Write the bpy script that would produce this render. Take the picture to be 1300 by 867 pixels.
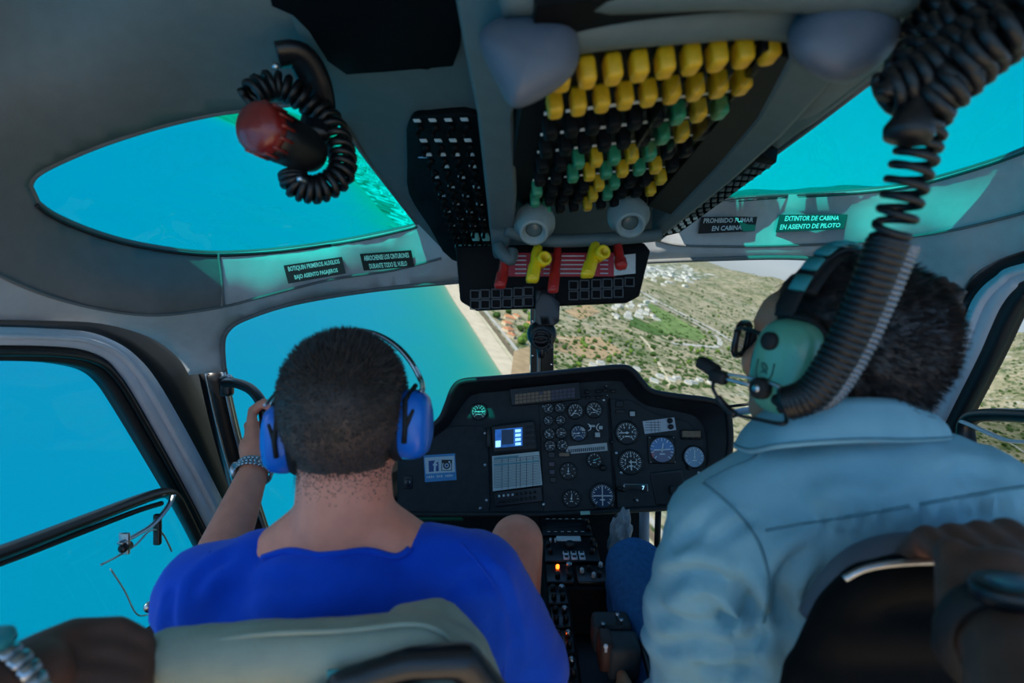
import bpy, bmesh, math, random
import numpy as np
from mathutils import Vector, Matrix, noise
from mathutils.geometry import delaunay_2d_cdt
R = random.Random(7)
for o in list(bpy.data.objects):
    bpy.data.objects.remove(o)
scene = bpy.context.scene
COL = scene.collection
W, H, F = 1300.0, 867.0, 722.2
CZ = 1.15                                   # camera height above the cabin floor
# ------------------------------------------------------------------ camera
cam_d = bpy.data.cameras.new('camera'); cam = bpy.data.objects.new('camera', cam_d); COL.objects.link(cam)
cam.location = (0, 0, CZ); cam.rotation_euler = (math.pi/2, 0, 0)
cam_d.sensor_width = 36; cam_d.lens = 36*F/W; cam_d.clip_start = .05; cam_d.clip_end = 90000
cam_d.dof.use_dof = True; cam_d.dof.focus_distance = 1.7; cam_d.dof.aperture_fstop = 4.0
scene.camera = cam
# ------------------------------------------------------------------ world / sun
NV = Vector((.36, -.2686, 1)).normalized()           # the earth's up seen from the banking cabin
EF = (Vector((0, 1, 0)) - NV*NV.y).normalized(); ER = EF.cross(NV)
SUN = Vector((-.42, -.88, .96)).normalized()         # towards the sun
world = bpy.data.worlds.new('world'); scene.world = world; world.use_nodes = True
wn = world.node_tree; wn.nodes.clear()
bg = wn.nodes.new('ShaderNodeBackground'); wo = wn.nodes.new('ShaderNodeOutputWorld')
tc = wn.nodes.new('ShaderNodeTexCoord')
dn = wn.nodes.new('ShaderNodeVectorMath'); dn.operation = 'DOT_PRODUCT'; dn.inputs[1].default_value = NV
wn.links.new(tc.outputs['Generated'], dn.inputs[0])
skr = wn.nodes.new('ShaderNodeValToRGB'); mrs = wn.nodes.new('ShaderNodeMapRange'); mrs.inputs[1].default_value = -.3; mrs.inputs[2].default_value = 1.
wn.links.new(dn.outputs['Value'], mrs.inputs[0]); wn.links.new(mrs.outputs[0], skr.inputs[0])
_st = [(0, (120, 140, 150)), (.225, (186, 194, 200)), (.25, (200, 208, 216)), (.33, (166, 192, 218)), (.55, (112, 164, 212)), (1, (76, 130, 196))]
def lin(c):
    return tuple(((x/255)/12.92 if x/255 <= .04045 else ((x/255+.055)/1.055)**2.4) for x in c)
while len(skr.color_ramp.elements) < len(_st): skr.color_ramp.elements.new(.5)
for _e, (_p, _c) in zip(skr.color_ramp.elements, _st): _e.position = _p; _e.color = (*lin(_c), 1)
wn.links.new(skr.outputs[0], bg.inputs[0]); wn.links.new(bg.outputs[0], wo.inputs[0])
bg.inputs[1].default_value = .76
sun_d = bpy.data.lights.new('sun', 'SUN'); sun_d.energy = 3.3; sun_d.angle = .009; sun_d.color = (1, .93, .82)
sun = bpy.data.objects.new('sun', sun_d); COL.objects.link(sun)
sun.rotation_euler = (-SUN).to_track_quat('-Z', 'Y').to_euler(); sun.location = (0, 0, 30)
scene.view_settings.view_transform = 'Standard'; scene.view_settings.look = 'None'
scene.view_settings.gamma = 1; scene.view_settings.use_curve_mapping = False
scene.view_settings.exposure = 1.36
cy = scene.cycles
cy.use_denoising = True; cy.max_bounces = 8; cy.diffuse_bounces = 4; cy.glossy_bounces = 3; cy.transmission_bounces = 4
cy.transparent_max_bounces = 16; cy.caustics_reflective = False; cy.caustics_refractive = False; cy.sample_clamp_indirect = 4
# ------------------------------------------------------------------ helpers
def lin(c):
    return tuple(((x/255)/12.92 if x/255 <= .04045 else ((x/255+.055)/1.055)**2.4) for x in c)
MATS = {}
def mat(name, rgb, rough=.6, metal=0., var=.12, scale=60., bump=0., bscale=200., spec=.5, sheen=0., emit=0., coat=0.):
    if name in MATS: return MATS[name]
    m = bpy.data.materials.new(name); m.use_nodes = True; nt = m.node_tree; b = nt.nodes['Principled BSDF']
    c = lin(rgb); b.inputs['Roughness'].default_value = rough; b.inputs['Metallic'].default_value = metal
    b.inputs['Specular IOR Level'].default_value = spec
    t = nt.nodes.new('ShaderNodeTexCoord')
    n = nt.nodes.new('ShaderNodeTexNoise'); n.inputs['Scale'].default_value = scale; n.inputs['Detail'].default_value = 3
    nt.links.new(t.outputs['Object'], n.inputs['Vector'])
    r = nt.nodes.new('ShaderNodeValToRGB')
    r.color_ramp.elements[0].position = .3; r.color_ramp.elements[1].position = .7
    r.color_ramp.elements[0].color = (*[max(0, x*(1-var)) for x in c], 1); r.color_ramp.elements[1].color = (*[min(1, x*(1+var)) for x in c], 1)
    nt.links.new(n.outputs['Fac'], r.inputs['Fac']); nt.links.new(r.outputs['Color'], b.inputs['Base Color'])
    if bump:
        n2 = nt.nodes.new('ShaderNodeTexNoise'); n2.inputs['Scale'].default_value = bscale; n2.inputs['Detail'].default_value = 4
        nt.links.new(t.outputs['Object'], n2.inputs['Vector'])
        bp = nt.nodes.new('ShaderNodeBump'); bp.inputs['Strength'].default_value = bump; bp.inputs['Distance'].default_value = .002
        nt.links.new(n2.outputs['Fac'], bp.inputs['Height']); nt.links.new(bp.outputs['Normal'], b.inputs['Normal'])
    if sheen: b.inputs['Sheen Weight'].default_value = sheen
    if coat: b.inputs['Coat Weight'].default_value = coat
    if emit:
        nt.links.new(r.outputs['Color'], b.inputs['Emission Color']); b.inputs['Emission Strength'].default_value = emit
    MATS[name] = m; return m
def glass(name, tint, gloss=.04, alpha_white=0.):
    m = bpy.data.materials.new(name); m.use_nodes = True; nt = m.node_tree; nt.nodes.clear()
    o = nt.nodes.new('ShaderNodeOutputMaterial'); mx = nt.nodes.new('ShaderNodeMixShader')
    t = nt.nodes.new('ShaderNodeBsdfTransparent'); g = nt.nodes.new('ShaderNodeBsdfGlossy')
    t.inputs[0].default_value = (*tint, 1); g.inputs['Roughness'].default_value = .02
    nz = nt.nodes.new('ShaderNodeTexNoise'); nz.inputs['Scale'].default_value = 3
    mr = nt.nodes.new('ShaderNodeMapRange'); mr.inputs['To Min'].default_value = gloss*.7; mr.inputs['To Max'].default_value = gloss*1.3
    nt.links.new(nz.outputs['Fac'], mr.inputs['Value']); nt.links.new(mr.outputs[0], mx.inputs[0])
    nt.links.new(t.outputs[0], mx.inputs[1]); nt.links.new(g.outputs[0], mx.inputs[2]); nt.links.new(mx.outputs[0], o.inputs[0])
    MATS[name] = m; return m
def P(px, py, d): return Vector(((px-650)/F*d, d, CZ+(433.5-py)/F*d))
WORLD = {}
def par(o, p):
    if p is not None:
        o.parent = p; o.matrix_parent_inverse = Matrix.Translation(-WORLD.get(p.name, Vector((0, 0, 0))))
def tag(o, label=None, cat=None, group=None, kind=None):
    for k, v in (('label', label), ('category', cat), ('group', group), ('kind', kind)):
        if v: o[k] = v
    return o
def thing(name, label, cat, loc=(0, 0, 0), group=None):
    o = bpy.data.objects.new(name, None); COL.objects.link(o); o.location = loc; o.empty_display_size = .05
    WORLD[o.name] = Vector(loc); return tag(o, label, cat, group)
def mk(name, vf, m, parent=None, smooth=True, ms=None, kind=None):
    v, f = vf[0], vf[1]
    me = bpy.data.meshes.new(name); me.from_pydata([tuple(x) for x in v], [], [tuple(x) for x in f])
    if isinstance(m, str): m = MATS[m]
    if isinstance(m, (list, tuple)):
        for x in m: me.materials.append(MATS[x] if isinstance(x, str) else x)
        if ms: me.polygons.foreach_set('material_index', ms)
    else: me.materials.append(m)
    me.update()
    o = bpy.data.objects.new(name, me); COL.objects.link(o)
    bm = bmesh.new(); bm.from_mesh(me); bmesh.ops.recalc_face_normals(bm, faces=bm.faces); bm.to_mesh(me); bm.free()
    if smooth: me.shade_smooth() if smooth is True else me.set_sharp_from_angle(angle=smooth)
    if smooth is not True and smooth:
        me.polygons.foreach_set('use_smooth', [True]*len(me.polygons)); me.set_sharp_from_angle(angle=smooth)
    par(o, parent)
    if kind: o['kind'] = kind
    return o
def bake(o, *mods):
    """evaluate modifiers into the mesh"""
    dg = bpy.context.evaluated_depsgraph_get(); dg.update()
    me = bpy.data.meshes.new_from_object(o.evaluated_get(dg)); old = o.data
    o.modifiers.clear(); o.data = me; me.name = o.name
    if old.users == 0: bpy.data.meshes.remove(old)
    return o
def solid(o, t, off=1, bev=0):
    m = o.modifiers.new('s', 'SOLIDIFY'); m.thickness = t; m.offset = off; m.use_even_offset = False
    if bev:
        b = o.modifiers.new('b', 'BEVEL'); b.width = bev; b.segments = 2; b.limit_method = 'ANGLE'; b.angle_limit = .7
    return bake(o)
def join(*vfs):
    V, Fc = [], []
    for v, f in vfs:
        n = len(V); V += list(v); Fc += [tuple(i+n for i in x) for x in f]
    return V, Fc
def cat_rom(pts, n=8, closed=False):
    pts = [Vector(p) for p in pts]; out = []; N = len(pts)
    rng = range(N if closed else N-1)
    for i in rng:
        if closed: a, b, c, d = pts[i-1], pts[i], pts[(i+1) % N], pts[(i+2) % N]
        else: a, b, c, d = pts[max(i-1, 0)], pts[i], pts[i+1], pts[min(i+2, N-1)]
        for k in range(n):
            t = k/n
            out.append(.5*((2*b)+(c-a)*t+(2*a-5*b+4*c-d)*t*t+(3*b-a-3*c+d)*t**3))
    if not closed: out.append(pts[-1])
    return out
def tube(pts, r, segs=10, closed=False, caps=True, flat=1., up=None):
    """swept tube; r number or list; flat squashes the section along the second axis"""
    pts = [Vector(p) for p in pts]; N = len(pts)
    rs = r if isinstance(r, (list, tuple)) else [r]*N
    V, Fc = [], []; prev = None
    for i, p in enumerate(pts):
        t = (pts[(i+1) % N]-pts[i-1]) if closed else (pts[min(i+1, N-1)]-pts[max(i-1, 0)])
        t = t.normalized() if t.length > 1e-9 else Vector((0, 0, 1))
        if up is not None: a = (Vector(up)-t*t.dot(Vector(up)))
        else:
            if prev is None: prev = Vector((0, 0, 1)) if abs(t.z) < .9 else Vector((1, 0, 0))
            a = prev-t*prev.dot(t)
        a.normalize(); prev = a; b = t.cross(a)
        for k in range(segs):
            an = 2*math.pi*k/segs
            V.append(p+a*math.cos(an)*rs[i]*flat+b*math.sin(an)*rs[i])
    M_ = N if closed else N-1
    for i in range(M_):
        for k in range(segs):
            j = (i+1) % N
            Fc.append((i*segs+k, i*segs+(k+1) % segs, j*segs+(k+1) % segs, j*segs+k))
    if caps and not closed:
        Fc.append(tuple(range(segs))[::-1]); Fc.append(tuple((N-1)*segs+k for k in range(segs)))
    return V, Fc
def frame_box(c, U, V_, N, su, sv, sn, bev=.15, n=2):
    """rounded box centred at c with half sizes along the axes"""
    bm = bmesh.new(); bmesh.ops.create_cube(bm, size=2)
    for v in bm.verts: v.co = Vector((v.co.x*su, v.co.y*sv, v.co.z*sn))
    w = min(su, sv, sn)*bev*2
    if w > 0: bmesh.ops.bevel(bm, geom=list(bm.edges), offset=w, segments=n, affect='EDGES', profile=.5)
    bm.verts.index_update()
    vs = [c+U*v.co.x+V_*v.co.y+N*v.co.z for v in bm.verts]; fs = [tuple(v.index for v in f.verts) for f in bm.faces]
    bm.free(); return vs, fs
X, Y, Z = Vector((1, 0, 0)), Vector((0, 1, 0)), Vector((0, 0, 1))
def box(c, s, bev=.15): return frame_box(Vector(c), X, Y, Z, s[0]/2, s[1]/2, s[2]/2, bev)
def lathe(c, axis, prof, segs=24, up=None, cap=True):
    """prof: list of (radius, height along axis)"""
    axis = Vector(axis).normalized(); a = Vector(up) if up is not None else (Z if abs(axis.z) < .9 else X)
    a = (a-axis*a.dot(axis)).normalized(); b = axis.cross(a); V, Fc = [], []
    for r, h in prof:
        for k in range(segs):
            an = 2*math.pi*k/segs; V.append(Vector(c)+axis*h+(a*math.cos(an)+b*math.sin(an))*r)
    for i in range(len(prof)-1):
        for k in range(segs): Fc.append((i*segs+k, i*segs+(k+1) % segs, (i+1)*segs+(k+1) % segs, (i+1)*segs+k))
    if cap: Fc.append(tuple(range(segs))[::-1]); Fc.append(tuple((len(prof)-1)*segs+k for k in range(segs)))
    return V, Fc
def ball(c, r, sub=3, axes=None):
    bm = bmesh.new(); bmesh.ops.create_icosphere(bm, subdivisions=sub, radius=1)
    r = (r, r, r) if not isinstance(r, (tuple, list)) else r
    ax = axes or (X, Y, Z)
    bm.verts.index_update()
    vs = [Vector(c)+ax[0]*v.co.x*r[0]+ax[1]*v.co.y*r[1]+ax[2]*v.co.z*r[2] for v in bm.verts]; fs = [tuple(v.index for v in f.verts) for f in bm.faces]
    bm.free(); return vs, fs
def ruled(a, b, n=1):
    """surface between two polylines of equal length"""
    V, Fc = [], []; N = len(a)
    for k in range(n+1):
        for i in range(N): V.append(Vector(a[i]).lerp(Vector(b[i]), k/n))
    for k in range(n):
        for i in range(N-1): Fc.append((k*N+i, k*N+i+1, (k+1)*N+i+1, (k+1)*N+i))
    return V, Fc
def smooth2(pts, n=6, closed=False): return [(p.x, p.y) for p in cat_rom([(a, b, 0) for a, b in pts], n, closed)]
class TPS:
    def __init__(s, pts):
        A = np.array(pts, float); s.x = A[:, :2]/100; n = len(A)
        K = s.k(np.linalg.norm(s.x[:, None]-s.x[None], axis=2))+np.eye(n)*1e-3
        Pm = np.c_[np.ones(n), s.x]; L = np.zeros((n+3, n+3)); L[:n, :n] = K; L[:n, n:] = Pm; L[n:, :n] = Pm.T
        s.w = np.linalg.solve(L, np.r_[A[:, 2], 0, 0, 0])
    @staticmethod
    def k(r): return np.where(r > 1e-9, r*r*np.log(np.maximum(r, 1e-9)), 0)
    def __call__(s, px, py):
        p = np.array([px, py])/100; r = np.linalg.norm(s.x-p, axis=1); n = len(s.x)
        return float(s.k(r)@s.w[:n]+s.w[n]+s.w[n+1]*p[0]+s.w[n+2]*p[1])
def inside(p, poly):
    x, y = p; c = False; j = len(poly)-1
    for i in range(len(poly)):
        if (poly[i][1] > y) != (poly[j][1] > y) and x < (poly[j][0]-poly[i][0])*(y-poly[i][1])/(poly[j][1]-poly[i][1])+poly[i][0]: c = not c
        j = i
    return c
def sheet(outline, depth, step=24, holes=(), lines=()):
    """surface over an outline (pixel directions) raised to its true distance depth(px,py)"""
    vs = [Vector(p) for p in outline]; ed = [(i, (i+1) % len(outline)) for i in range(len(outline))]
    for h in holes:
        n = len(vs); vs += [Vector(p) for p in h]; ed += [(n+i, n+(i+1) % len(h)) for i in range(len(h))]
    keep = []
    for l in lines:
        l = [p for p in l if inside(p, outline) and not any(inside(p, h) for h in holes)]; keep.append(l)
        n = len(vs); vs += [Vector(p) for p in l]; ed += [(n+i, n+i+1) for i in range(len(l)-1) if math.dist(l[i], l[i+1]) < 60]
    xs = [p[0] for p in outline]; ys = [p[1] for p in outline]
    def near(p, poly): return any(abs(p[0]-q[0])+abs(p[1]-q[1]) < step*.55 for q in poly)
    y = min(ys)+step/2; k = 0
    while y < max(ys):
        x = min(xs)+step/2+(k % 2)*step/2
        while x < max(xs):
            if inside((x, y), outline) and not any(inside((x, y), h) for h in holes) and not near((x, y), outline) and not any(near((x, y), h) for h in holes) and not any(near((x, y), h) for h in keep):
                vs.append(Vector((x, y)))
            x += step
        y += step; k += 1
    r = delaunay_2d_cdt(vs, ed, [], 0, 1e-4)
    V2, F2 = r[0], r[2]; fs = []
    for f in F2:
        c = (sum(V2[i][0] for i in f)/len(f), sum(V2[i][1] for i in f)/len(f))
        if inside(c, outline) and not any(inside(c, h) for h in holes): fs.append(tuple(f))
    return [P(v[0], v[1], depth(v[0], v[1])) for v in V2], fs
def text_mesh(s, size=1., align='CENTER', bold=False):
    c = bpy.data.curves.new('t', 'FONT'); c.body = s; c.size = size; c.align_x = align; c.align_y = 'CENTER'
    if bold: c.offset = .025*size
    c.resolution_u = 2
    o = bpy.data.objects.new('t', c); COL.objects.link(o)
    dg = bpy.context.evaluated_depsgraph_get(); me = bpy.data.meshes.new_from_object(o.evaluated_get(dg))
    vs = [v.co.copy() for v in me.vertices]; fs = [tuple(p.vertices) for p in me.polygons]
    bpy.data.objects.remove(o); bpy.data.curves.remove(c); bpy.data.meshes.remove(me)
    return vs, fs
def text_fit(lines, quad, nrm, lift=.0006, pad=.06, bold=False, fill=.72):
    """text lines mapped into a quad (tl, tr, br, bl)"""
    tl, tr, br, bl = quad; out = []; n = len(lines)
    for i, s in enumerate(lines):
        vs, fs = text_mesh(s, 1, bold=bold)
        if not vs: continue
        x0 = min(v.x for v in vs); x1 = max(v.x for v in vs); y0 = min(v.y for v in vs); y1 = max(v.y for v in vs)
        wmax = max(len(q) for q in lines); wf = (1-2*pad)*min(1, len(s)/wmax*1.0)
        vv = []
        for v in vs:
            a = .5+((v.x-x0)/(x1-x0)-.5)*wf; b = (i+.5)/n+(.5-(v.y-y0)/(y1-y0))*fill/n
            vv.append((tl.lerp(tr, a)).lerp(bl.lerp(br, a), b)+nrm*lift)
        out.append((vv, fs))
    return join(*out)
def fbm(p, o=4): return noise.fractal(Vector(p), 1.0, 2.0, o)
# ================================================================== THE COUNTRY BELOW (250 m under the cabin)
ALT = 250.
GO = Vector((0, 0, CZ)) - NV*ALT
MG = Matrix(((ER.x, EF.x, NV.x, GO.x), (ER.y, EF.y, NV.y, GO.y), (ER.z, EF.z, NV.z, GO.z), (0, 0, 0, 1)))
def G(px, py):
    d = Vector(((px-650)/F, 1, (433.5-py)/F)); k = d.dot(NV); p = d*(-ALT/k); return (p.dot(ER), p.dot(EF))
def ss(a, b, x): t = min(1, max(0, (x-a)/(b-a))); return t*t*(3-2*t)
COAST = [(900, -800), (500, -200), (250, 200), (130, 473), (82, 590), (6, 780), (-30, 872), (-83, 1008), (-136, 1135), (-200, 1305), (-298, 1531),
         (-430, 1830), (-520, 1950), (-500, 1990), (-700, 2350), (-1143, 3219), (-1800, 3950), (-3000, 4700), (-9000, 8000), (-34000, 19000)]
CO = smooth2(COAST, 5)
_ca = np.array(CO); _c0, _c1 = _ca[:-1], _ca[1:]
def coast_dist(u, v):
    p = np.array([u, v]); e = _c1-_c0; t = np.clip(((p-_c0)*e).sum(1)/(e*e).sum(1), 0, 1)
    return float(np.min(np.linalg.norm(p-(_c0+e*t[:, None]), axis=1)))
LANDP = CO + [(-30000, 30000), (0, 52000), (48000, 30000), (48000, -8000), (900, -8000)]
SEAP = CO[::-1] + [(900, -8000), (-60000, -8000), (-60000, 19000)]
def hgt(u, v):
    r = math.hypot(u, v); a = math.atan2(u, v); q = coast_dist(u, v)
    if r > 20000: return 60.
    base = ss(60, 700, q)*18 + 14*ss(300, 1500, q)*fbm((u/600, v/600, 3), 4)
    amp = 270*ss(.10, .42, a)*ss(2300, 5200, r) + 640*ss(.50, .85, a)*ss(1500, 3400, r)
    rg = .72 + .5*fbm((u/1500, v/1500, 1), 5)
    cut = 1-ss(7000, 12000, r)*.8
    return max(.5, base+amp*rg*cut) if q > 30 else .5+base
def ground_obj(name, vf, m, **k):
    o = mk(name, vf, m, **k); o.matrix_world = MG; return o
def cdt_region(poly, pts):
    vs = [Vector(p) for p in poly]+[Vector(p) for p in pts]; n = len(poly)
    r = delaunay_2d_cdt(vs, [(i, (i+1) % n) for i in range(n)], [], 0, 1e-3); fs = []
    for f in r[2]:
        c = (sum(r[0][i][0] for i in f)/len(f), sum(r[0][i][1] for i in f)/len(f))
        if inside(c, poly): fs.append(tuple(f))
    return r[0], fs
def polar(a0, a1, na, r0, r1, nr):
    for i in range(nr):
        r = r0*(r1/r0)**(i/(nr-1))
        for k in range(na):
            a = a0+(a1-a0)*(k+.5*(i % 2))/na; yield (r*math.sin(a), r*math.cos(a))
# ---- materials of the land and the sea
def land_material():
    m = bpy.data.materials.new('scrubland'); m.use_nodes = True; nt = m.node_tree; b = nt.nodes['Principled BSDF']; L = nt.links
    b.inputs['Roughness'].default_value = .95; b.inputs['Specular IOR Level'].default_value = .1
    t = nt.nodes.new('ShaderNodeTexCoord')
    def nz(scale, det=5, rough=.6):
        n = nt.nodes.new('ShaderNodeTexNoise'); n.inputs['Scale'].default_value = scale; n.inputs['Detail'].default_value = det; n.inputs['Roughness'].default_value = rough
        L.new(t.outputs['Object'], n.inputs['Vector']); return n.outputs['Fac']
    def ramp(f, stops):
        r = nt.nodes.new('ShaderNodeValToRGB'); e = r.color_ramp.elements
        while len(e) < len(stops): e.new(.5)
        for el, (p, c) in zip(e, stops): el.position = p; el.color = (*lin(c), 1)
        L.new(f, r.inputs[0]); return r.outputs[0]
    def mix(f, a, c):
        x = nt.nodes.new('ShaderNodeMix'); x.data_type = 'RGBA'; L.new(f, x.inputs[0]); L.new(a, x.inputs[6]); L.new(c, x.inputs[7]); return x.outputs[2]
    def thr(f, a, c):
        x = nt.nodes.new('ShaderNodeMapRange'); x.inputs[1].default_value = a; x.inputs[2].default_value = c; L.new(f, x.inputs[0]); return x.outputs[0]
    soil = ramp(nz(.006, 6), [(.32, (126, 132, 96)), (.45, (172, 160, 128)), (.55, (194, 178, 146)), (.68, (132, 140, 100))])
    scrub = ramp(nz(.05, 4), [(.35, (70, 88, 52)), (.65, (112, 124, 72))])
    c = mix(thr(nz(.022, 8, .72), .50, .58), soil, scrub)
    v = nt.nodes.new('ShaderNodeTexVoronoi'); v.inputs['Scale'].default_value = .075; L.new(t.outputs['Object'], v.inputs['Vector'])
    dots = nt.nodes.new('ShaderNodeMath'); dots.operation = 'MULTIPLY'
    L.new(thr(v.outputs['Distance'], .42, .3), dots.inputs[0]); L.new(thr(nz(.009, 5), .44, .56), dots.inputs[1])
    dark = ramp(nz(.08, 3), [(.3, (52, 72, 42)), (.7, (84, 104, 60))])
    c = mix(dots.outputs[0], c, dark)
    pale = ramp(nz(.1, 3), [(.3, (205, 196, 176)), (.7, (228, 222, 208))])
    pv = nt.nodes.new('ShaderNodeMath'); pv.operation = 'MULTIPLY'
    L.new(thr(nz(.03, 8, .75), .55, .62), pv.inputs[0]); L.new(thr(nz(.0022, 3), .46, .60), pv.inputs[1])
    c = mix(pv.outputs[0], c, pale)
    L.new(c, b.inputs['Base Color']); MATS['scrubland'] = m
land_material()
def sea_material():
    m = bpy.data.materials.new('sea_water'); m.use_nodes = True; nt = m.node_tree; b = nt.nodes['Principled BSDF']; L = nt.links
    b.inputs['Roughness'].default_value = .35; b.inputs['Specular IOR Level'].default_value = .04
    a = nt.nodes.new('ShaderNodeAttribute'); a.attribute_name = 'depth'
    t = nt.nodes.new('ShaderNodeTexCoord'); n = nt.nodes.new('ShaderNodeTexNoise'); n.inputs['Scale'].default_value = .012; n.inputs['Detail'].default_value = 6
    L.new(t.outputs['Object'], n.inputs['Vector'])
    add = nt.nodes.new('ShaderNodeMath'); add.operation = 'MULTIPLY_ADD'; add.inputs[1].default_value = .12; L.new(n.outputs['Fac'], add.inputs[0]); L.new(a.outputs['Fac'], add.inputs[2])
    r = nt.nodes.new('ShaderNodeValToRGB'); e = r.color_ramp.elements; L.new(add.outputs[0], r.inputs[0])
    st = [(.06, (205, 205, 180)), (.10, (150, 180, 150)), (.20, (118, 172, 140)), (.36, (72, 164, 138)), (.52, (22, 158, 150)), (.68, (0, 150, 172)), (.85, (0, 140, 178)), (1, (0, 136, 182))]
    while len(e) < len(st): e.new(.5)
    for el, (p, c) in zip(e, st): el.position = p; el.color = (*lin(c), 1)
    L.new(r.outputs[0], b.inputs['Base Color'])
    n2 = nt.nodes.new('ShaderNodeTexNoise'); n2.inputs['Scale'].default_value = .25; n2.inputs['Detail'].default_value = 5; L.new(t.outputs['Object'], n2.inputs['Vector'])
    bp = nt.nodes.new('ShaderNodeBump'); bp.inputs['Strength'].default_value = .25; bp.inputs['Distance'].default_value = 1.; L.new(n2.outputs['Fac'], bp.inputs['Height']); L.new(bp.outputs[0], b.inputs['Normal'])
    MATS['sea_water'] = m
sea_material()
mat('beach_sand', (232, 212, 182), .95, var=.1, scale=.05, spec=.1)
mat('asphalt', (206, 198, 184), .95, var=.12, scale=.05, spec=.1)
mat('dirt_track', (222, 206, 172), .95, var=.1, scale=.05, spec=.1)
mat('rail_ballast', (140, 122, 100), .95, var=.2, scale=.1, spec=.1)
mat('crop_green', (122, 144, 84), .95, var=.3, scale=.04, spec=.1)
mat('crop_dark', (86, 112, 60), .95, var=.3, scale=.04, spec=.1)
mat('ploughed_soil', (190, 160, 122), .95, var=.15, scale=.05, spec=.1)
mat('terracotta', (214, 148, 108), .9, var=.15, scale=.2, spec=.1)
mat('villa_wall', (226, 204, 176), .9, var=.05, scale=.2, spec=.1)
mat('white_wall', (232, 230, 224), .9, var=.05, scale=.1, spec=.1)
mat('grey_roof', (200, 198, 192), .9, var=.1, scale=.1, spec=.1)
mat('yellow_metal', (226, 188, 40), .6, var=.05, scale=.1)
mat('tree_green', (66, 92, 46), .95, var=.45, scale=.6, spec=.05)
mat('tree_bright', (104, 132, 58), .95, var=.4, scale=.6, spec=.05)
mat('tree_trunk', (88, 70, 52), .95, spec=.05)
# ---- land and sea
pts = [p for p in polar(-1.35, 1.25, 190, 260, 30000, 130) if inside(p, LANDP) and coast_dist(*p) > 12]
v, f = cdt_region(LANDP, pts)
ground_obj('ground', ([(p[0], p[1], hgt(p[0], p[1])) for p in v], f), 'scrubland', kind='structure')
pts = [p for p in polar(-2.2, .6, 120, 120, 50000, 70) if inside(p, SEAP) and coast_dist(*p) > 30]
nrm = []
for i, p in enumerate(CO):
    a, b = CO[max(i-1, 0)], CO[min(i+1, len(CO)-1)]; d = Vector((b[0]-a[0], b[1]-a[1])).normalized(); nrm.append((d.y, -d.x))
COI = [(p, n) for p, n in zip(CO, nrm)]
def dense(poly, step):
    out = []
    for a, b in zip(poly[:-1], poly[1:]):
        n = max(1, int(math.dist(a, b)/step))
        out += [(a[0]+(b[0]-a[0])*k/n, a[1]+(b[1]-a[1])*k/n) for k in range(n)]
    return out+[poly[-1]]
COD = dense(CO[:85], 30)
for i, p in enumerate(COD):
    a, b = COD[max(i-1, 0)], COD[min(i+1, len(COD)-1)]; d = Vector((b[0]-a[0], b[1]-a[1])).normalized(); n = (-d.y, d.x)
    for o_ in (7, 16, 30, 55, 95):
        q = (p[0]+n[0]*o_, p[1]+n[1]*o_)
        if inside(q, SEAP) and coast_dist(*q) > o_*.8: pts.append(q)
v, f = cdt_region(SEAP, pts)
sea = ground_obj('sea', ([(p[0], p[1], 0) for p in v], f), 'sea_water', kind='structure')
at = sea.data.attributes.new('depth', 'FLOAT', 'POINT')
def depth_of(u, v):
    d = coast_dist(u, v); return min(1, max(0, math.log(1+d/4)/math.log(1+2600/4)))
at.data.foreach_set('value', [depth_of(x.co.x, x.co.y) for x in sea.data.vertices])
# ---- flat features lying on the land
def ribbon(pl, w, lift):
    pl = [Vector((a, b, 0)) for a, b in pl]; A, B = [], []
    for i, p in enumerate(pl):
        t = (pl[min(i+1, len(pl)-1)]-pl[max(i-1, 0)]).normalized(); n = Vector((-t.y, t.x, 0))*(w[i] if isinstance(w, list) else w)/2
        for L_, q in ((A, p+n), (B, p-n)): q.z = max(hgt(q.x, q.y), hgt(p.x, p.y))+lift; L_.append(q)
    return ruled(A, B)
def path(pix, n=6): return smooth2([G(*p) for p in pix], n)
def off(pl, o):
    out = []
    for i, p in enumerate(pl):
        a, b = pl[max(i-1, 0)], pl[min(i+1, len(pl)-1)]; d = Vector((b[0]-a[0], b[1]-a[1])).normalized(); out.append((p[0]+d.y*o, p[1]-d.x*o))
    return out
CN = dense(CO[8:72], 40)
def coast_band(name, o, w, m, lift):
    mk_ = ribbon(off(CN, o), w, lift); return ground_obj(name, mk_, m, kind='structure')
coast_band('beach', 16, 36, 'beach_sand', .5)
coast_band('beach_path', 39, 9, 'dirt_track', .7)
coast_band('railway_line', 50, 9, 'rail_ballast', .8)
coast_band('coast_road', 64, 9, 'asphalt', .8)
for nm, pix, w, m in (('road', [(700, 300), (790, 362), (815, 378), (850, 396), (880, 412), (910, 428), (938, 447), (990, 480), (1050, 520)], 32, 'asphalt'),
                      ('road', [(812, 381), (860, 405), (888, 420), (905, 432), (911, 441), (905, 447), (885, 447), (850, 444)], 17, 'asphalt'),
                      ('path', [(810, 434), (822, 448), (832, 465), (841, 482), (850, 500)], 9, 'dirt_track'),
                      ('path', [(700, 400), (740, 416), (790, 425), (850, 444)], 6, 'dirt_track'),
                      ('path', [(700, 430), (735, 436), (780, 455), (800, 475)], 5, 'dirt_track'),
                      ('path', [(880, 450), (905, 462), (940, 474), (980, 500)], 9, 'dirt_track'),
                      ('road', [(1205, 560), (1235, 575), (1262, 590), (1300, 612)], 10, 'asphalt')):
    ground_obj(nm, ribbon(dense(path(pix), 25), w, 1.2), m, kind='structure')
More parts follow.
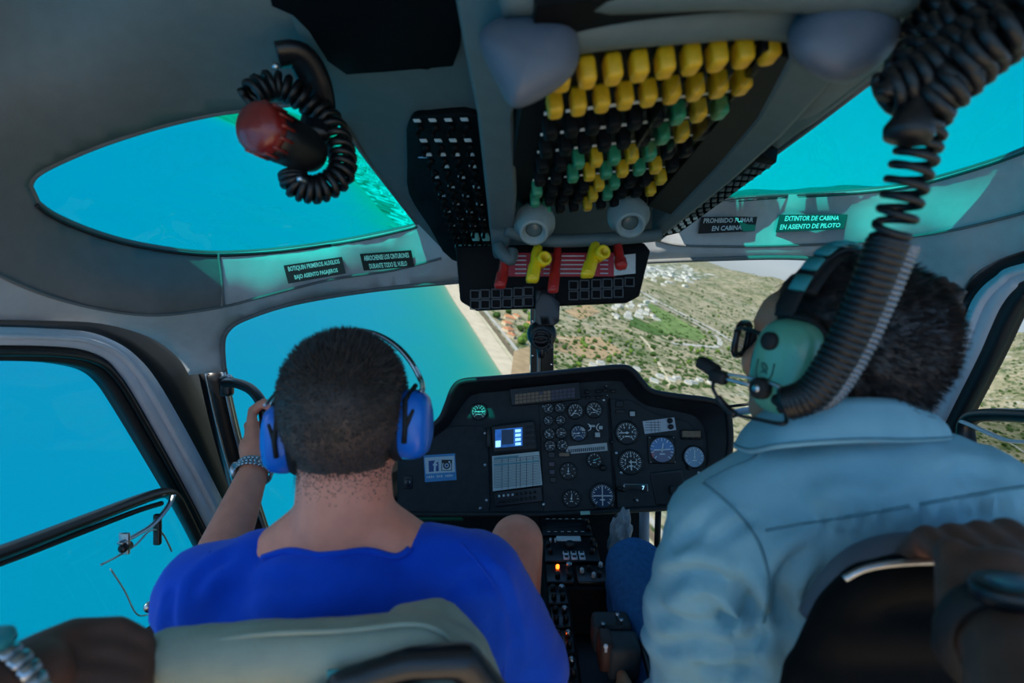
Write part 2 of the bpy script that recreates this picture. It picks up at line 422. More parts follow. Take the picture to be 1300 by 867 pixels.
def field(pix, m):
    pl = dense([G(*p) for p in pix+pix[:1]], 40)[:-1]; xs = [p[0] for p in pl]; ys = [p[1] for p in pl]; q = []
    y = min(ys)
    while y < max(ys):
        x = min(xs)
        while x < max(xs):
            if inside((x, y), pl) and all(math.dist((x, y), p) > 25 for p in pl): q.append((x+R.uniform(-5, 5), y+R.uniform(-5, 5)))
            x += 50
        y += 50
    v, f = cdt_region(pl, q); ground_obj('field', ([(p[0], p[1], hgt(p[0], p[1])+.9) for p in v], f), m, kind='structure')
field([(812, 385), (850, 404), (885, 424), (893, 436), (880, 440), (845, 432), (820, 418), (836, 412)], 'crop_green')
field([(800, 408), (820, 418), (845, 432), (830, 434), (795, 420)], 'crop_dark')
field([(652, 447), (672, 440), (672, 478), (648, 478)], 'ploughed_soil')
field([(705, 428), (760, 432), (790, 452), (760, 460), (705, 446)], 'ploughed_soil')
def town_material():
    m = bpy.data.materials.new('town_ground'); m.use_nodes = True; nt = m.node_tree; b = nt.nodes['Principled BSDF']; L = nt.links
    b.inputs['Roughness'].default_value = .95; b.inputs['Specular IOR Level'].default_value = .05
    t = nt.nodes.new('ShaderNodeTexCoord'); v = nt.nodes.new('ShaderNodeTexVoronoi'); v.inputs['Scale'].default_value = .022; L.new(t.outputs['Object'], v.inputs['Vector'])
    r = nt.nodes.new('ShaderNodeValToRGB'); e = r.color_ramp.elements; st = [(0, (96, 116, 84)), (.3, (150, 150, 130)), (.5, (226, 222, 212)), (.75, (128, 136, 112)), (1, (236, 232, 226))]
    while len(e) < len(st): e.new(.5)
    for el, (p, c) in zip(e, st): el.position = p; el.color = (*lin(c), 1)
    r.color_ramp.interpolation = 'CONSTANT'
    L.new(v.outputs['Color'], r.inputs[0]); L.new(r.outputs[0], b.inputs['Base Color']); MATS['town_ground'] = m
town_material()
field([(507, 287), (482, 266), (450, 227), (402, 203), (320, 168), (325, 158), (450, 190), (520, 240), (560, 282)], 'town_ground')
field([(795, 338), (860, 345), (905, 372), (860, 366), (800, 352)], 'town_ground')
field([(715, 398), (745, 392), (760, 402), (735, 410)], 'ploughed_soil')
def free(u, v): return inside((u, v), LANDP) and coast_dist(u, v) > 70
spots = []
# ---- houses
BSPOT = []
def house(px, py, w, d, h, kind, label, group=None, rot=0., yaw=None):
    u, v = G(px, py)
    if NV.dot(Vector(((px-650)/F, 1, (433.5-py)/F))) > -.03 or not free(u, v): return
    rr_ = math.hypot(w, d)/2+2
    if any(math.dist((u, v), (q[0], q[1])) < rr_+q[2] for q in BSPOT) or any(math.dist((u, v), q) < rr_+6 for q in spots): return
    BSPOT.append((u, v, rr_)); z = hgt(u, v)
    rt = thing('house' if kind == 'villa' else 'building', label, 'house' if kind == 'villa' else 'building', (0, 0, 0), group)
    wl = mk('wall', box((0, 0, h/2-1.5), (w, d, h+3), 0), 'villa_wall' if kind == 'villa' else 'white_wall', rt, smooth=False)
    if kind == 'villa':
        e = .8; a = [(-w/2-e, -d/2-e, h), (w/2+e, -d/2-e, h), (w/2+e, d/2+e, h), (-w/2-e, d/2+e, h), (-w/4, 0, h+d*.25), (w/4, 0, h+d*.25)]
        mk('roof', (a, [(0, 1, 5, 4), (1, 2, 5), (2, 3, 4, 5), (3, 0, 4), (3, 2, 1, 0)]), 'terracotta', rt, smooth=False)
        mk('chimney', box((w*.2, d*.1, h+d*.25), (1, 1, 2.5), 0), 'villa_wall', rt, smooth=False)
    else:
        mk('roof', join(box((0, 0, h+.4), (w+.6, d+.6, .8), 0), box((w*.2, 0, h+1.5), (w*.25, d*.4, 2), 0)), 'grey_roof', rt, smooth=False)
    rt.matrix_world = MG @ Matrix.Translation((u, v, z)) @ Matrix.Rotation(rot, 4, 'Z'); return rt
for i, (px, py, w, d, l) in enumerate([(639, 406, 17, 12, 'orange roofed villa farthest back among the trees by the beach'), (636, 413, 14, 10, 'small orange roofed villa second from the back by the beach'),
      (637, 421, 18, 11, 'long orange roofed villa in the middle of the beach grove'), (641, 428, 12, 10, 'orange roofed villa just behind the nearest beach villa'),
      (637, 437, 22, 12, 'wide orange roofed villa nearest along the beach grove'), (666, 415, 15, 11, 'orange roofed villa hard against the windshield post'), (648, 404, 12, 9, 'orange roofed cottage to the side of the farthest beach villa')]):
    house(px+7, py, w*1.25, d*1.35, 6, 'villa', l, rot=.3+.4*i)
for i in range(45):
    house(R.uniform(775, 832), R.uniform(386, 412), R.uniform(14, 34), R.uniform(10, 20), R.uniform(4, 9), 'white', 'white flat roofed building in the estate beside the green field', 'white estate buildings', R.uniform(0, 1.5))
for i in range(8):
    house(752+i*9, 462+R.uniform(0, 8)+i*1.2, R.uniform(12, 22), R.uniform(8, 14), 4, 'white', 'pale shed just beyond the instrument panel hood', 'pale sheds beyond the panel', R.uniform(0, .4))
for i in range(12):
    house(828+i*7, 486+R.uniform(-3, 3)+i*.8, R.uniform(10, 18), R.uniform(8, 14), 4, 'white', 'pale building beyond the dip in the panel hood', 'pale buildings beyond the hood dip', R.uniform(0, .6))
for i in range(110):
    t = R.random(); house(795+t*70+R.uniform(-8, 8), 341+t*26+R.uniform(-5, 9), R.uniform(20, 60), R.uniform(16, 36), R.uniform(6, 16), 'white', 'white building on the hillside town seen under the console', 'hillside town buildings', R.uniform(0, 1.5))
for i in range(400):
    t = R.random(); u0 = 452+t*78; house(u0+R.uniform(-6, 6), 200+t*80-R.uniform(0, 45)+8, R.uniform(14, 45), R.uniform(12, 30), R.uniform(6, 22), 'white', 'pale coastal town building seen through the green roof window', 'coastal town buildings', R.uniform(.3, .6))
for px, py in ((744, 388), (752, 392)):
    u, v = G(px, py); BSPOT.append((u, v, 22)); o = ground_obj('water_slide', tube(cat_rom([(-9, -6, 1), (-4, 4, 9), (3, -3, 6), (9, 5, 2)], 6), 2.2, 8), 'yellow_metal')
    tag(o, 'yellow slide in the far park under the console', 'slide', 'yellow park slides'); o.matrix_world = MG @ Matrix.Translation((u, v, hgt(u, v)+1))
# ---- trees: each of its own, two kinds
def tree_proto(name, m, h, w, seed):
    rt = thing(name, 'x', 'tree', (0, 0, 0)); V = []
    rr = random.Random(seed)
    for k in range(5):
        c = Vector((rr.uniform(-.3, .3)*w, rr.uniform(-.3, .3)*w, h*rr.uniform(.5, .75)))
        vs, fs = ball(c, w*.42*rr.uniform(.7, 1.05), 2); V.append(([p+(p-c)*.35*fbm(p*.5) for p in vs], fs))
    mk('crown', join(*V), m, rt); mk('trunk', lathe((0, 0, -1.5), Z, [(w*.07, 0), (w*.05, h*.6)], 7), 'tree_trunk', rt)
    return rt
def copy_tree(o, parent=None):
    c = o.copy(); COL.objects.link(c)
    if parent: c.parent = parent
    for ch in list(o.children): copy_tree(ch, c)
    return c
protos = [tree_proto('tree', 'tree_green', 8, 9, 3), tree_proto('tree', 'tree_bright', 7, 9, 5)]
tl = [('dark green tree on the scrubland below the aircraft', 'dark trees on the land'), ('pale green tree on the scrubland below the aircraft', 'pale trees on the land')]
for p, (l, g) in zip(protos, tl): tag(p, l, None, g)
used = [False, False]; nt_ = 0
def try_tree(px, py, kmax, s=1., kind=None):
    global nt_
    u, v = G(px, py)
    if not free(u, v) or any(math.dist((u, v), q) < 15*s for q in spots) or any(math.dist((u, v), (q[0], q[1])) < q[2]+9*s for q in BSPOT): return
    k = (0 if R.random() < .6 else 1) if kind is None else kind
    o = protos[k] if not used[k] else copy_tree(protos[k]); used[k] = True
    sc = s*R.uniform(.7, 1.25)
    o.matrix_world = MG @ Matrix.Translation((u, v, hgt(u, v))) @ Matrix.Rotation(R.uniform(0, 6), 4, 'Z') @ Matrix.Scale(sc, 4)
    spots.append((u, v)); nt_ += 1
for _ in range(70): try_tree(R.uniform(618, 674), R.uniform(392, 440), 1, 1.5)
for _ in range(60): try_tree(R.uniform(702, 800), R.uniform(425, 470), 1, .9)
for _ in range(25): try_tree(R.uniform(815, 905), R.uniform(430, 500), 1, .9)
for _ in range(14): try_tree(R.uniform(815, 850), R.uniform(485, 494), 1, 1.)
for _ in range(60): try_tree(R.uniform(810, 960), R.uniform(395, 470), 1, 1.)
for _ in range(30): try_tree(R.uniform(1205, 1300), R.uniform(560, 610), 1, 1.)
# ---- scrub nobody could count
V = []; rb = ball((0, 0, 0), 1, 1)
for _ in range(2600):
    if R.random() < .7: u, v = G(R.uniform(690, 990), 500-(R.random()**1.6)*125)
    else: u, v = G(R.uniform(1195, 1310), R.uniform(500, 640))
    if not free(u, v) or any(math.dist((u, v), (q[0], q[1])) < q[2]+8 for q in BSPOT) or any(math.dist((u, v), q) < 12 for q in spots): continue
    z = hgt(u, v); s = R.uniform(1.5, 4.)*(1+math.hypot(u, v)/4000)
    V.append(([Vector((u, v, z+s*.2))+Vector((p.x*s*R.uniform(.8, 1.2), p.y*s, p.z*s*.7)) for p in rb[0]], rb[1]))
o = ground_obj('shrubbery', join(*V), 'tree_green'); tag(o, 'low dark green scrub dotted over the dry coastal land', 'scrub', kind='stuff')
# ================================================================== THE CABIN SHELL
mat('liner', (104, 108, 108), .75, var=.06, scale=40, bump=.25, bscale=500)
mat('unseen_rear_liner', (150, 150, 146), .8, var=.06, scale=20)
mat('unseen_bounce_floor', (222, 196, 164), .95, var=.08, scale=60, spec=.1)  # unseen rear floor, pale warm tone chosen to bounce sunlight into the cabin
mat('header_trim_lit', (178, 182, 184), .7, var=.05, scale=40, bump=.25, bscale=500)  # separate header panel; its lighter tone partly stands for stronger light
mat('door_grey', (206, 212, 222), .38, var=.05, scale=30)
mat('rubber', (18, 20, 24), .55, var=.2, scale=40)
mat('black_satin', (20, 22, 26), .35, var=.2, scale=40)
mat('black_matt', (8, 8, 9), .85, var=.25, scale=60, bump=.2, bscale=300, spec=.15)
mat('dark_floor', (26, 28, 31), .9, var=.2, scale=30)
mat('steel', (190, 196, 202), .3, 1., var=.08, scale=60)
mat('seal_green', (30, 84, 80), .4, var=.1)
glass('vent_glass', (.90, 1.0, .97), .012); glass('roof_glass', (.0, .53, .465), .015); glass('dimmed_glass', (.43, .465, .465), .009); glass('door_glass', (.385, .465, .465), .011)  # windshield and door tints darkened to dim the view outside
def facecam(o):
    me = o.data; c = Vector((0, 0, CZ)); bm = bmesh.new(); bm.from_mesh(me); bm.faces.ensure_lookup_table()
    s = sum((1 if f.normal.dot(f.calc_center_median()-c) > 0 else -1)*f.calc_area() for f in bm.faces)
    if s > 0: bmesh.ops.reverse_faces(bm, faces=bm.faces)
    bm.to_mesh(me); bm.free(); return o
TL = TPS([(0, 0, .78), (200, 0, .74), (360, 0, .73), (400, 70, .84), (420, 135, .97), (480, 200, 1.17), (-60, -60, .74), (380, -60, .66),
          (36, 235, .90), (160, 172, .95), (280, 143, 1.0), (0, 150, .80), (180, 80, .84), (45, 255, .92), (120, 295, 1.06), (180, 311, 1.16), (260, 321, 1.28),
          (340, 318, 1.36), (420, 308, 1.40), (530, 285, 1.42), (0, 350, .90), (60, 375, .98), (130, 395, 1.08), (200, 400, 1.17), (280, 390, 1.305), (340, 375, 1.36),
          (420, 355, 1.405), (560, 330, 1.43), (0, 410, .92), (130, 412, 1.13), (200, 440, 1.32), (240, 470, 1.40), (283, 435, 1.40), (310, 405, 1.40), (420, 376, 1.47),
          (580, 358, 1.50), (285, 475, 1.42), (-60, 405, .85), (-60, 250, .80)])
TR = TPS([(1460, -60, .75), (1300, -60, .72), (1150, -60, .64), (1130, 90, .80), (960, 212, 1.18), (1030, 160, .958), (905, 254, 1.45), (860, 285, 1.455), (950, 280, 1.435), (1150, 265, 1.265), (1060, 275, 1.36), (1300, 50, .86), (1400, 20, .86),
          (1300, 190, 1.05), (1190, 225, 1.2), (1130, 238, 1.28), (1000, 245, 1.395), (1300, 270, 1.07), (1200, 295, 1.2), (1100, 308, 1.32), (1000, 312, 1.42),
          (900, 310, 1.46), (835, 308, 1.47), (1300, 318, 1.08), (1240, 345, 1.18), (1210, 375, 1.25), (1200, 420, 1.3), (1040, 326, 1.43), (900, 329, 1.48), (820, 332, 1.50),
          (1150, 330, 1.33), (1400, 180, .93), (1400, 300, .95), (1140, 540, 1.42), (1165, 540, 1.41), (1125, 400, 1.43)])
RWL = smooth2([(36, 235), (44, 222), (72, 206), (130, 182), (200, 160), (270, 144), (330, 136), (395, 128)], 5)+[(418, 134), (470, 206), (530, 284)]+smooth2([(520, 288), (480, 297), (420, 308), (340, 318), (260, 321), (180, 311), (120, 295), (70, 274), (46, 257)], 5)
RWR = [(905, 254), (960, 212), (1030, 160), (1100, 106)]+smooth2([(1165, 74), (1230, 62), (1300, 50), (1390, 42)], 4)+smooth2([(1402, 80), (1385, 140), (1300, 190), (1190, 226), (1130, 238), (1060, 244), (1000, 247), (940, 250)], 5)
WSL = smooth2([(600, 356), (500, 365), (420, 376), (360, 388), (310, 405), (290, 418), (283, 436), (285, 472)], 4)
WSR = smooth2([(1140, 545), (1135, 470), (1125, 400), (1100, 352), (1060, 333), (1000, 327), (900, 329), (800, 333)], 4)
DTL = smooth2([(240, 476), (224, 452), (190, 428), (130, 411), (60, 407), (-60, 405)], 4)
DTR = smooth2([(1460, 282), (1300, 318), (1240, 345), (1215, 372), (1203, 410), (1185, 480), (1163, 545)], 4)
CRL = smooth2([(-90, 318), (-40, 326), (0, 350), (60, 375), (130, 393), (200, 400), (280, 390), (340, 375), (420, 355), (500, 343), (610, 320)], 8)
CRR = smooth2([(780, 300), (832, 304), (860, 311), (920, 313), (1000, 312), (1100, 307), (1200, 294), (1300, 270), (1480, 226)], 8)
EDL = [(281, 321), (340, 319), (420, 309), (480, 298), (530, 286), (610, 266)]; EDR = [(780, 262), (905, 255), (940, 251), (1000, 248), (1060, 245), (1130, 239), (1190, 227), (1300, 191), (1385, 141), (1480, 70)]
outL = [(-60, -60), (400, -60), (440, 60), (470, 130), (560, 270), (600, 310)]+WSL+DTL
ol = sheet(outL, TL, 16, [RWL], [CRL, [(281, 322+k*8) for k in range(9)]]); SHELL = [solid(facecam(mk('ceiling', ol, 'liner', kind='structure')), .022, -1)]
outR = [(1150, -60), (1060, 100), (950, 190), (850, 262), (790, 305)][::-1]+[(1460, -60)]+DTR+WSR
SHELL.append(solid(facecam(mk('ceiling', sheet(outR, TR, 16, [RWR], [CRR]), 'liner', kind='structure')), .022, -1))
def trim_faces(o, cr):
    o.data.materials.append(MATS['header_trim_lit'])
    for p in o.data.polygons:
        c = p.center; px = 650+c.x/c.y*F; py = 433.5-(c.z-CZ)/c.y*F
        for (x0, y0), (x1, y1) in zip(cr[:-1], cr[1:]):
            if min(x0, x1) <= px < max(x0, x1) and py > y0+(y1-y0)*(px-x0)/(x1-x0): p.material_index = 1
trim_faces(SHELL[0], CRL+[]); trim_faces(SHELL[0], EDL); trim_faces(SHELL[1], CRR); trim_faces(SHELL[1], EDR)
tn = [0]
def trim(pts, r, m, closed=False, segs=8, flat=1.):
    tn[0] += 1; return mk(f'trim_{tn[0]}', tube(pts, r, segs, closed, flat=flat), m, kind='structure')
def on(pix, T, dd=0.): return [P(x, y, T(x, y)+dd) for x, y in pix]
trim(on(RWL, TL, .006), .006, 'liner', True); trim(on(RWR, TR, .006), .006, 'liner', True)
trim(on(smooth2([(420, 311), (340, 321), (260, 324), (180, 314), (120, 298), (70, 277), (46, 260)], 5), TL, -.001), .0035, 'rubber', segs=6)
trim(on(smooth2([(530, 288), (480, 300), (420, 311), (340, 321), (262, 324)], 5), TL, .001), .004, 'seal_green', segs=6)
trim(on(smooth2([(905, 258), (940, 254), (1000, 250), (1060, 247), (1130, 241), (1190, 229), (1300, 193), (1390, 145)], 5), TR, .001), .004, 'seal_green', segs=6)
for T, pix in ((TL, [(-40, 326), (0, 350), (60, 375), (130, 393), (200, 400), (280, 390), (340, 375), (420, 355), (500, 343), (560, 328)]), (TR, [(832, 304), (860, 311), (920, 313), (1000, 312), (1100, 307), (1200, 294), (1300, 270), (1400, 240)]),
               (TL, [(277, 322), (281, 350), (284, 388)])):
    trim(on(smooth2(pix, 5), T, -.002), .0032, 'liner', segs=6)
trim(on(WSL, TL, 0), .006, 'liner'); trim(on(WSR, TR, 0), .006, 'liner')
# panes
o = facecam(mk('window_1', sheet(RWL, lambda x, y: TL(x, y)+.012, 30), 'roof_glass', kind='structure'))
o = facecam(mk('window_2', sheet(RWR, lambda x, y: TR(x, y)+.012, 30), 'roof_glass', kind='structure'))
def pane(name, top, bot, m):
    a = cat_rom([P(*p) for p in top], 5); b = cat_rom([P(*p) for p in bot], 5); V, Fc = ruled(a, b, 8); N = len(a)
    for k in range(9):
        for i in range(N): V[k*N+i] = V[k*N+i]+Vector((0, .10*math.sin(math.pi*k/8), 0))
    return mk(name, (V, Fc), m, kind='structure')
pane('window_3', [(688, 350, 1.70), (580, 356, 1.53), (420, 374, 1.49), (310, 398, 1.44), (262, 440, 1.47)], [(688, 770, 2.2), (560, 770, 2.15), (450, 770, 2.05), (380, 740, 1.9), (285, 690, 1.72)], 'dimmed_glass')
pane('window_4', [(688, 350, 1.70), (820, 330, 1.53), (1000, 325, 1.47), (1100, 349, 1.44), (1128, 400, 1.44)], [(688, 770, 2.2), (850, 770, 2.15), (1000, 770, 2.0), (1080, 700, 1.7), (1138, 560, 1.44)], 'dimmed_glass')
# centre windshield post
post = thing('windshield_post', 'black riveted post in the middle of the windshield', 'post', P(688, 430, 1.92))
mk('post_bar', frame_box(P(688, 416, 1.94), X, Z, Y, .039, .20, .022, .15), 'black_satin', post)
mk('post_rib', frame_box(P(684, 416, 1.915), X, Z, Y, .006, .198, .008, .2), 'steel', post)
for k in range(9): mk('rivet', lathe(P(676 if k % 2 else 700, 375+k*11, 1.916), -Y, [(.0035, -.006), (.0035, .001), (.002, .003)], 8), 'steel', post)
# left A pillar
ap = [P(270, 470, 1.50), P(283, 530, 1.56), P(299, 590, 1.62), P(318, 650, 1.68), P(345, 730, 1.75)]
mk('trim_40', tube(cat_rom(ap, 5), .036, 12, flat=.8, up=Y), 'black_satin', kind='structure')
mk('trim_41', tube(cat_rom([p+Vector((.032, -.012, 0)) for p in ap], 5), .007, 8), 'steel', kind='structure')
mk('trim_42', tube(cat_rom([p+Vector((-.004, -.03, 0)) for p in ap], 5), .004, 8), 'steel', kind='structure')
# doors
DL = lambda x, y: .83*F/(650-x)
DR = lambda x, y: .98*F/(x-650)
def band(name, a, b, D, t, m, dd=0., n=5, kind='structure'):
    pa, pb = smooth2(a, n), smooth2(b, n); o = mk(name, ruled([P(x, y, D(x, y)+dd) for x, y in pa], [P(x, y, D(x, y)+dd) for x, y in pb], 3), m, kind=kind)
    return solid(facecam(o), t, -1)
Lg0 = [(-90, 415), (0, 415), (60, 417), (110, 421), (145, 433), (172, 451), (200, 484), (245, 562), (290, 650), (325, 730), (352, 800)]
Lg1 = [(-90, 438), (0, 438), (60, 439), (105, 443), (135, 454), (152, 470), (174, 502), (223, 590), (262, 665), (300, 745), (330, 815)]
Lg2 = [(-90, 458), (0, 458), (60, 459), (95, 463), (120, 470), (138, 484), (156, 510), (200, 585), (243, 662), (282, 742), (312, 815)]
Ls = [(-90, 392), (0, 396), (60, 397), (125, 400), (170, 410), (210, 432), (254, 468), (284, 540), (312, 608), (345, 690), (376, 770)]
band('wall_left', Ls, Lg0, lambda x, y: DL(x, y)+.035, .02, 'rubber')
dl = band('door_1', Lg0, Lg1, DL, .03, 'door_grey', -.01)
band('door_1', Lg1, Lg2, DL, .03, 'rubber', 0.)
trim([P(x, y, DL(x, y)-.014) for x, y in smooth2([((a[0]+b[0])/2, (a[1]+b[1])/2) for a, b in zip(Lg0, Lg1)], 5)], .009, 'door_grey', flat=.6)
trim([P(x, y, DL(x, y)-.006) for x, y in smooth2([(a[0]*.5+b[0]*.5, a[1]*.5+b[1]*.5) for a, b in zip(Lg1, Lg2)], 5)], .006, 'black_satin')
gl = smooth2(Lg2, 5)+[(330, 900), (-90, 1150)]
facecam(mk('window_5', sheet(gl, lambda x, y: .85*F/(650-x), 60), 'door_glass', kind='structure'))
Rg0 = [(2000, 190), (1480, 300), (1300, 334), (1262, 352), (1238, 375), (1224, 405), (1208, 450), (1160, 545), (1120, 630), (1060, 760), (1010, 880)]
Rg1 = [(2000, 215), (1480, 318), (1310, 352), (1284, 366), (1266, 388), (1252, 418), (1236, 455), (1192, 545), (1155, 630), (1095, 765), (1045, 885)]
Rg2 = [(2000, 235), (1480, 334), (1318, 366), (1296, 380), (1282, 402), (1268, 432), (1252, 465), (1208, 552), (1172, 635), (1112, 770), (1062, 890)]
Rs = [(2000, 160), (1480, 278), (1300, 316), (1248, 338), (1222, 362), (1208, 395), (1190, 440), (1148, 535), (1105, 630), (1045, 755), (995, 875)]
band('wall_right', Rs, Rg0, lambda x, y: DR(x, y)+.012, .02, 'rubber')
band('door_2', Rg0, Rg1, DR, .03, 'door_grey', -.01); band('door_2', Rg1, Rg2, DR, .03, 'rubber')
trim([P(x, y, DR(x, y)-.014) for x, y in smooth2([((a[0]*.6+b[0]*.4), (a[1]*.6+b[1]*.4)) for a, b in zip(Rg0, Rg1)], 5)], .010, 'door_grey', flat=.6)
facecam(mk('window_6', sheet(smooth2(Rg2, 5)+[(1500, 1250), (2100, 1000), (2100, 270)], lambda x, y: 1.0*F/(x-650), 60), 'dimmed_glass', kind='structure'))
# sliding panes in the doors: black frame, latch
sw = thing('sliding_window', 'black framed sliding vent pane in the door beside the blue shirt', 'window', P(150, 700, DL(150, 700)))
D2 = lambda x, y: .815*F/(650-x)
fr = [(-120, 742), (0, 702), (100, 664), (170, 637), (205, 626), (220, 630), (232, 650), (262, 710), (290, 770)]
mk('frame', tube([P(x, y, D2(x, y)) for x, y in smooth2(fr, 6)], .017, 10, flat=.7, up=Y), 'black_satin', sw)
mk('frame_lip', tube([P(x, y+13, D2(x, y)+.004) for x, y in smooth2(fr[:5], 6)], .006, 8), 'rubber', sw)
pn = facecam(mk('pane', sheet([(-120, 748), (0, 708), (100, 670), (205, 632), (225, 650), (285, 770), (200, 930), (-120, 1100)], lambda x, y: .822*F/(650-x), 60), 'vent_glass', sw))
D3 = lambda x, y: .79*F/(650-x)
lt = mk('latch', tube([P(x, y, D3(x, y)) for x, y in smooth2([(220, 628), (214, 642), (196, 664), (175, 678), (152, 690)], 5)], .007, 8, flat=.5), 'steel', sw)
mk('latch_pin', lathe(P(160, 694, D3(160, 694)), -Y, [(.009, -.01), (.009, .012), (.006, .016)], 12), 'black_satin', lt)
mk('latch_tab', frame_box(P(158, 690, D3(158, 690)+.004), X, Z, Y, .010, .022, .004, .2), 'steel', lt)
mk('pull_cord', tube([P(x, y, D3(x, y)+.004) for x, y in smooth2([(128, 717), (150, 706), (172, 692), (190, 674), (205, 676), (218, 700)], 5)], .0022, 6), 'steel', sw)
mk('catch', frame_box(P(200, 672, D3(200, 672)+.01), X, Z, Y, .008, .035, .006, .3), 'black_satin', sw)
mk('finger_disc', lathe(P(189, 770, D3(189, 770)), Vector((1, -.6, 0)), [(.012, 0), (.012, .004)], 20), 'steel', sw)
mk('release_wire', tube([P(x, y, D3(x, y)+.006) for x, y in smooth2([(140, 722), (158, 750), (172, 778), (185, 781), (200, 774)], 5)], .0016, 6), 'steel', sw)
sr = thing('sliding_window', 'black framed vent pane in the door beyond the pilot shoulder', 'window', P(1260, 530, DR(1260, 530)))
D4 = lambda x, y: .955*F/(x-650)
mk('frame', tube([P(x, y, D4(x, y)) for x, y in smooth2([(1225, 620), (1228, 570), (1226, 545), (1232, 532), (1250, 527), (1300, 528), (1400, 535)], 6)], .019, 10, flat=.7, up=Y), 'black_satin', sr)
facecam(mk('pane', sheet([(1228, 540), (1245, 530), (1400, 536), (1400, 760), (1225, 660)], lambda x, y: .985*F/(x-650), 50), 'dimmed_glass', sr))
mk('latch', tube([P(x, y, D4(x, y)-.03) for x, y in smooth2([(1221, 535), (1240, 543), (1262, 553), (1285, 560), (1330, 562)], 5)], .007, 8, flat=.5), 'door_grey', sr)
# lower doors, floor, unseen rear cabin shaped to block sun and admit fill
facecam(mk('door_1', sheet([(-200, 1010), (0, 905), (130, 832), (200, 788), (262, 712), (350, 800), (420, 1000), (300, 1500), (-200, 1500)], lambda x, y: .80*F/max(120, 650-x), 60), 'rubber', kind='structure'))
ZC = CZ
mk('floor', box((.12, 1.1, -.03), (2.1, 1.4, .06), 0), 'dark_floor', smooth=False, kind='structure')
mk('floor', box((.12, -.4, -.03), (2.1, 1.6, .06), 0), 'unseen_bounce_floor', smooth=False, kind='structure')
mk('ceiling', join(box((.12, .225, ZC+.53), (2.2, 1.35, .04), 0)), 'unseen_rear_liner', smooth=False, kind='structure')  # unseen roof slab added to block sun, rear edge set by it
for nm, x in (('wall_left', -.92), ('wall_right', 1.16)):
    mk(nm, join(box((x, -.35, .38), (.04, 1.8, .76), 0), box((x, .225, ZC+.46), (.04, 1.35, .2), 0), box((x, .42, .85), (.04, .06, 1.6), 0)), 'unseen_rear_liner', smooth=False, kind='structure')  # unseen side walls; upper strips added to stop sun leaking in
mk('wall_front', join(box((-.02, 1.98, .38), (.92, .03, .78), 0), box((.0, 1.86, .2), (.8, .25, .4), 0)), 'dark_floor', smooth=False, kind='structure')
# placards on the header
mat('placard_black', (14, 15, 17), .5, var=.1); mat('placard_ink', (206, 214, 214), .5, var=.03)
def placard(quad, T, lines, label):
    q = [P(x, y, T(x, y)-.006) for x, y in quad]; c = sum(q, Vector())/4
    n = (q[1]-q[0]).cross(q[3]-q[0]).normalized()
    if n.dot(c-Vector((0, 0, CZ))) > 0: n = -n
    u_ = ((q[1]-q[0])+(q[2]-q[3])).normalized(); n = (n-u_*n.dot(u_)).normalized(); w_ = n.cross(u_); q = [c+u_*(p-c).dot(u_)+w_*(p-c).dot(w_)+n*.004 for p in q]
    t = thing('placard', label, 'sign', c)
    mk('plate', (q+[p-n*.003 for p in q], [(0, 1, 2, 3), (4, 5, 6, 7), (0, 1, 5, 4), (1, 2, 6, 5), (2, 3, 7, 6), (3, 0, 4, 7)]), 'placard_black', t, smooth=False)
    mk('lettering', text_fit(lines, q, n, .0022, .06, bold=True, fill=.62), 'placard_ink', t, smooth=False)
placard([(360, 337), (434, 326), (439, 347), (366, 360)], TL, ['BOTIQUIN PRIMEROS AUXILIOS', 'BAJO ASIENTO PASAJEROS'], 'black placard with white first aid kit wording over the left windshield')
placard([(457, 322), (522, 317), (526, 338), (462, 343)], TL, ['ABROCHENSE LOS CINTURONES', 'DURANTE TODO EL VUELO'], 'black placard with white seat belt wording beside the overhead console')
placard([(890, 276), (962, 274), (957, 295), (886, 297)], TR, ['PROHIBIDO FUMAR', 'EN CABINA'], 'black placard with white no smoking wording beyond the console')
placard([(990, 273), (1076, 271), (1072, 293), (985, 295)], TR, ['EXTINTOR DE CABINA', 'EN ASIENTO DE PILOTO'], 'black placard with white extinguisher wording above the pilot head')
# ================================================================== OVERHEAD CONSOLE
mat('console_grey', (80, 94, 96), .6, var=.06, scale=40, bump=.15, bscale=400)
mat('pod_grey', (84, 90, 102), .5, var=.06, scale=30, bump=.15, bscale=500)
mat('recess_black', (5, 5, 8), .8, spec=.08); mat('cap_yellow', (204, 158, 14), .5, var=.12, scale=50); mat('cap_green', (42, 130, 92), .4, var=.15, scale=50); mat('cap_black', (9, 10, 11), .6, var=.2, spec=.15)
mat('panel_black', (8, 9, 11), .6, var=.2, scale=80, spec=.15); mat('label_white', (196, 202, 202), .5, var=.08); mat('label_blue', (120, 176, 210), .5)
mat('lamp_white', (132, 144, 142), .35, var=.05); mat('bezel_grey', (70, 74, 78), .5); mat('lens_frost', (84, 98, 96), .25, var=.1, scale=80); mat('lever_yellow', (238, 200, 24), .4, var=.06); mat('lever_red', (176, 34, 30), .4, var=.1)
mat('placard_red', (170, 36, 52), .5, var=.06); mat('key_lit', (168, 214, 198), .4, var=.1)
TC = TPS([(360, -40, .69), (360, 0, .72), (420, 135, .94), (575, 325, 1.36), (1150, 60, .74), (1130, 90, .78), (980, 200, 1.05), (835, 302, 1.38), (700, -40, .565), (1130, -40, .62), (500, 0, .64), (480, 200, 1.13), (700, 300, 1.30), (700, 100, .80)])
con = thing('overhead_console', 'grey overhead console packed with yellow black and green breaker caps', 'console', P(720, 180, .95))
o = facecam(mk('housing', sheet([(300, -60), (362, 0), (385, 62), (420, 134), (475, 212), (530, 284), (575, 330), (700, 322), (838, 306), (905, 254), (960, 210), (1030, 156), (1100, 102), (1150, 62), (1190, -60)], TC, 26), 'console_grey', con)); solid(o, .03, -1, .004)
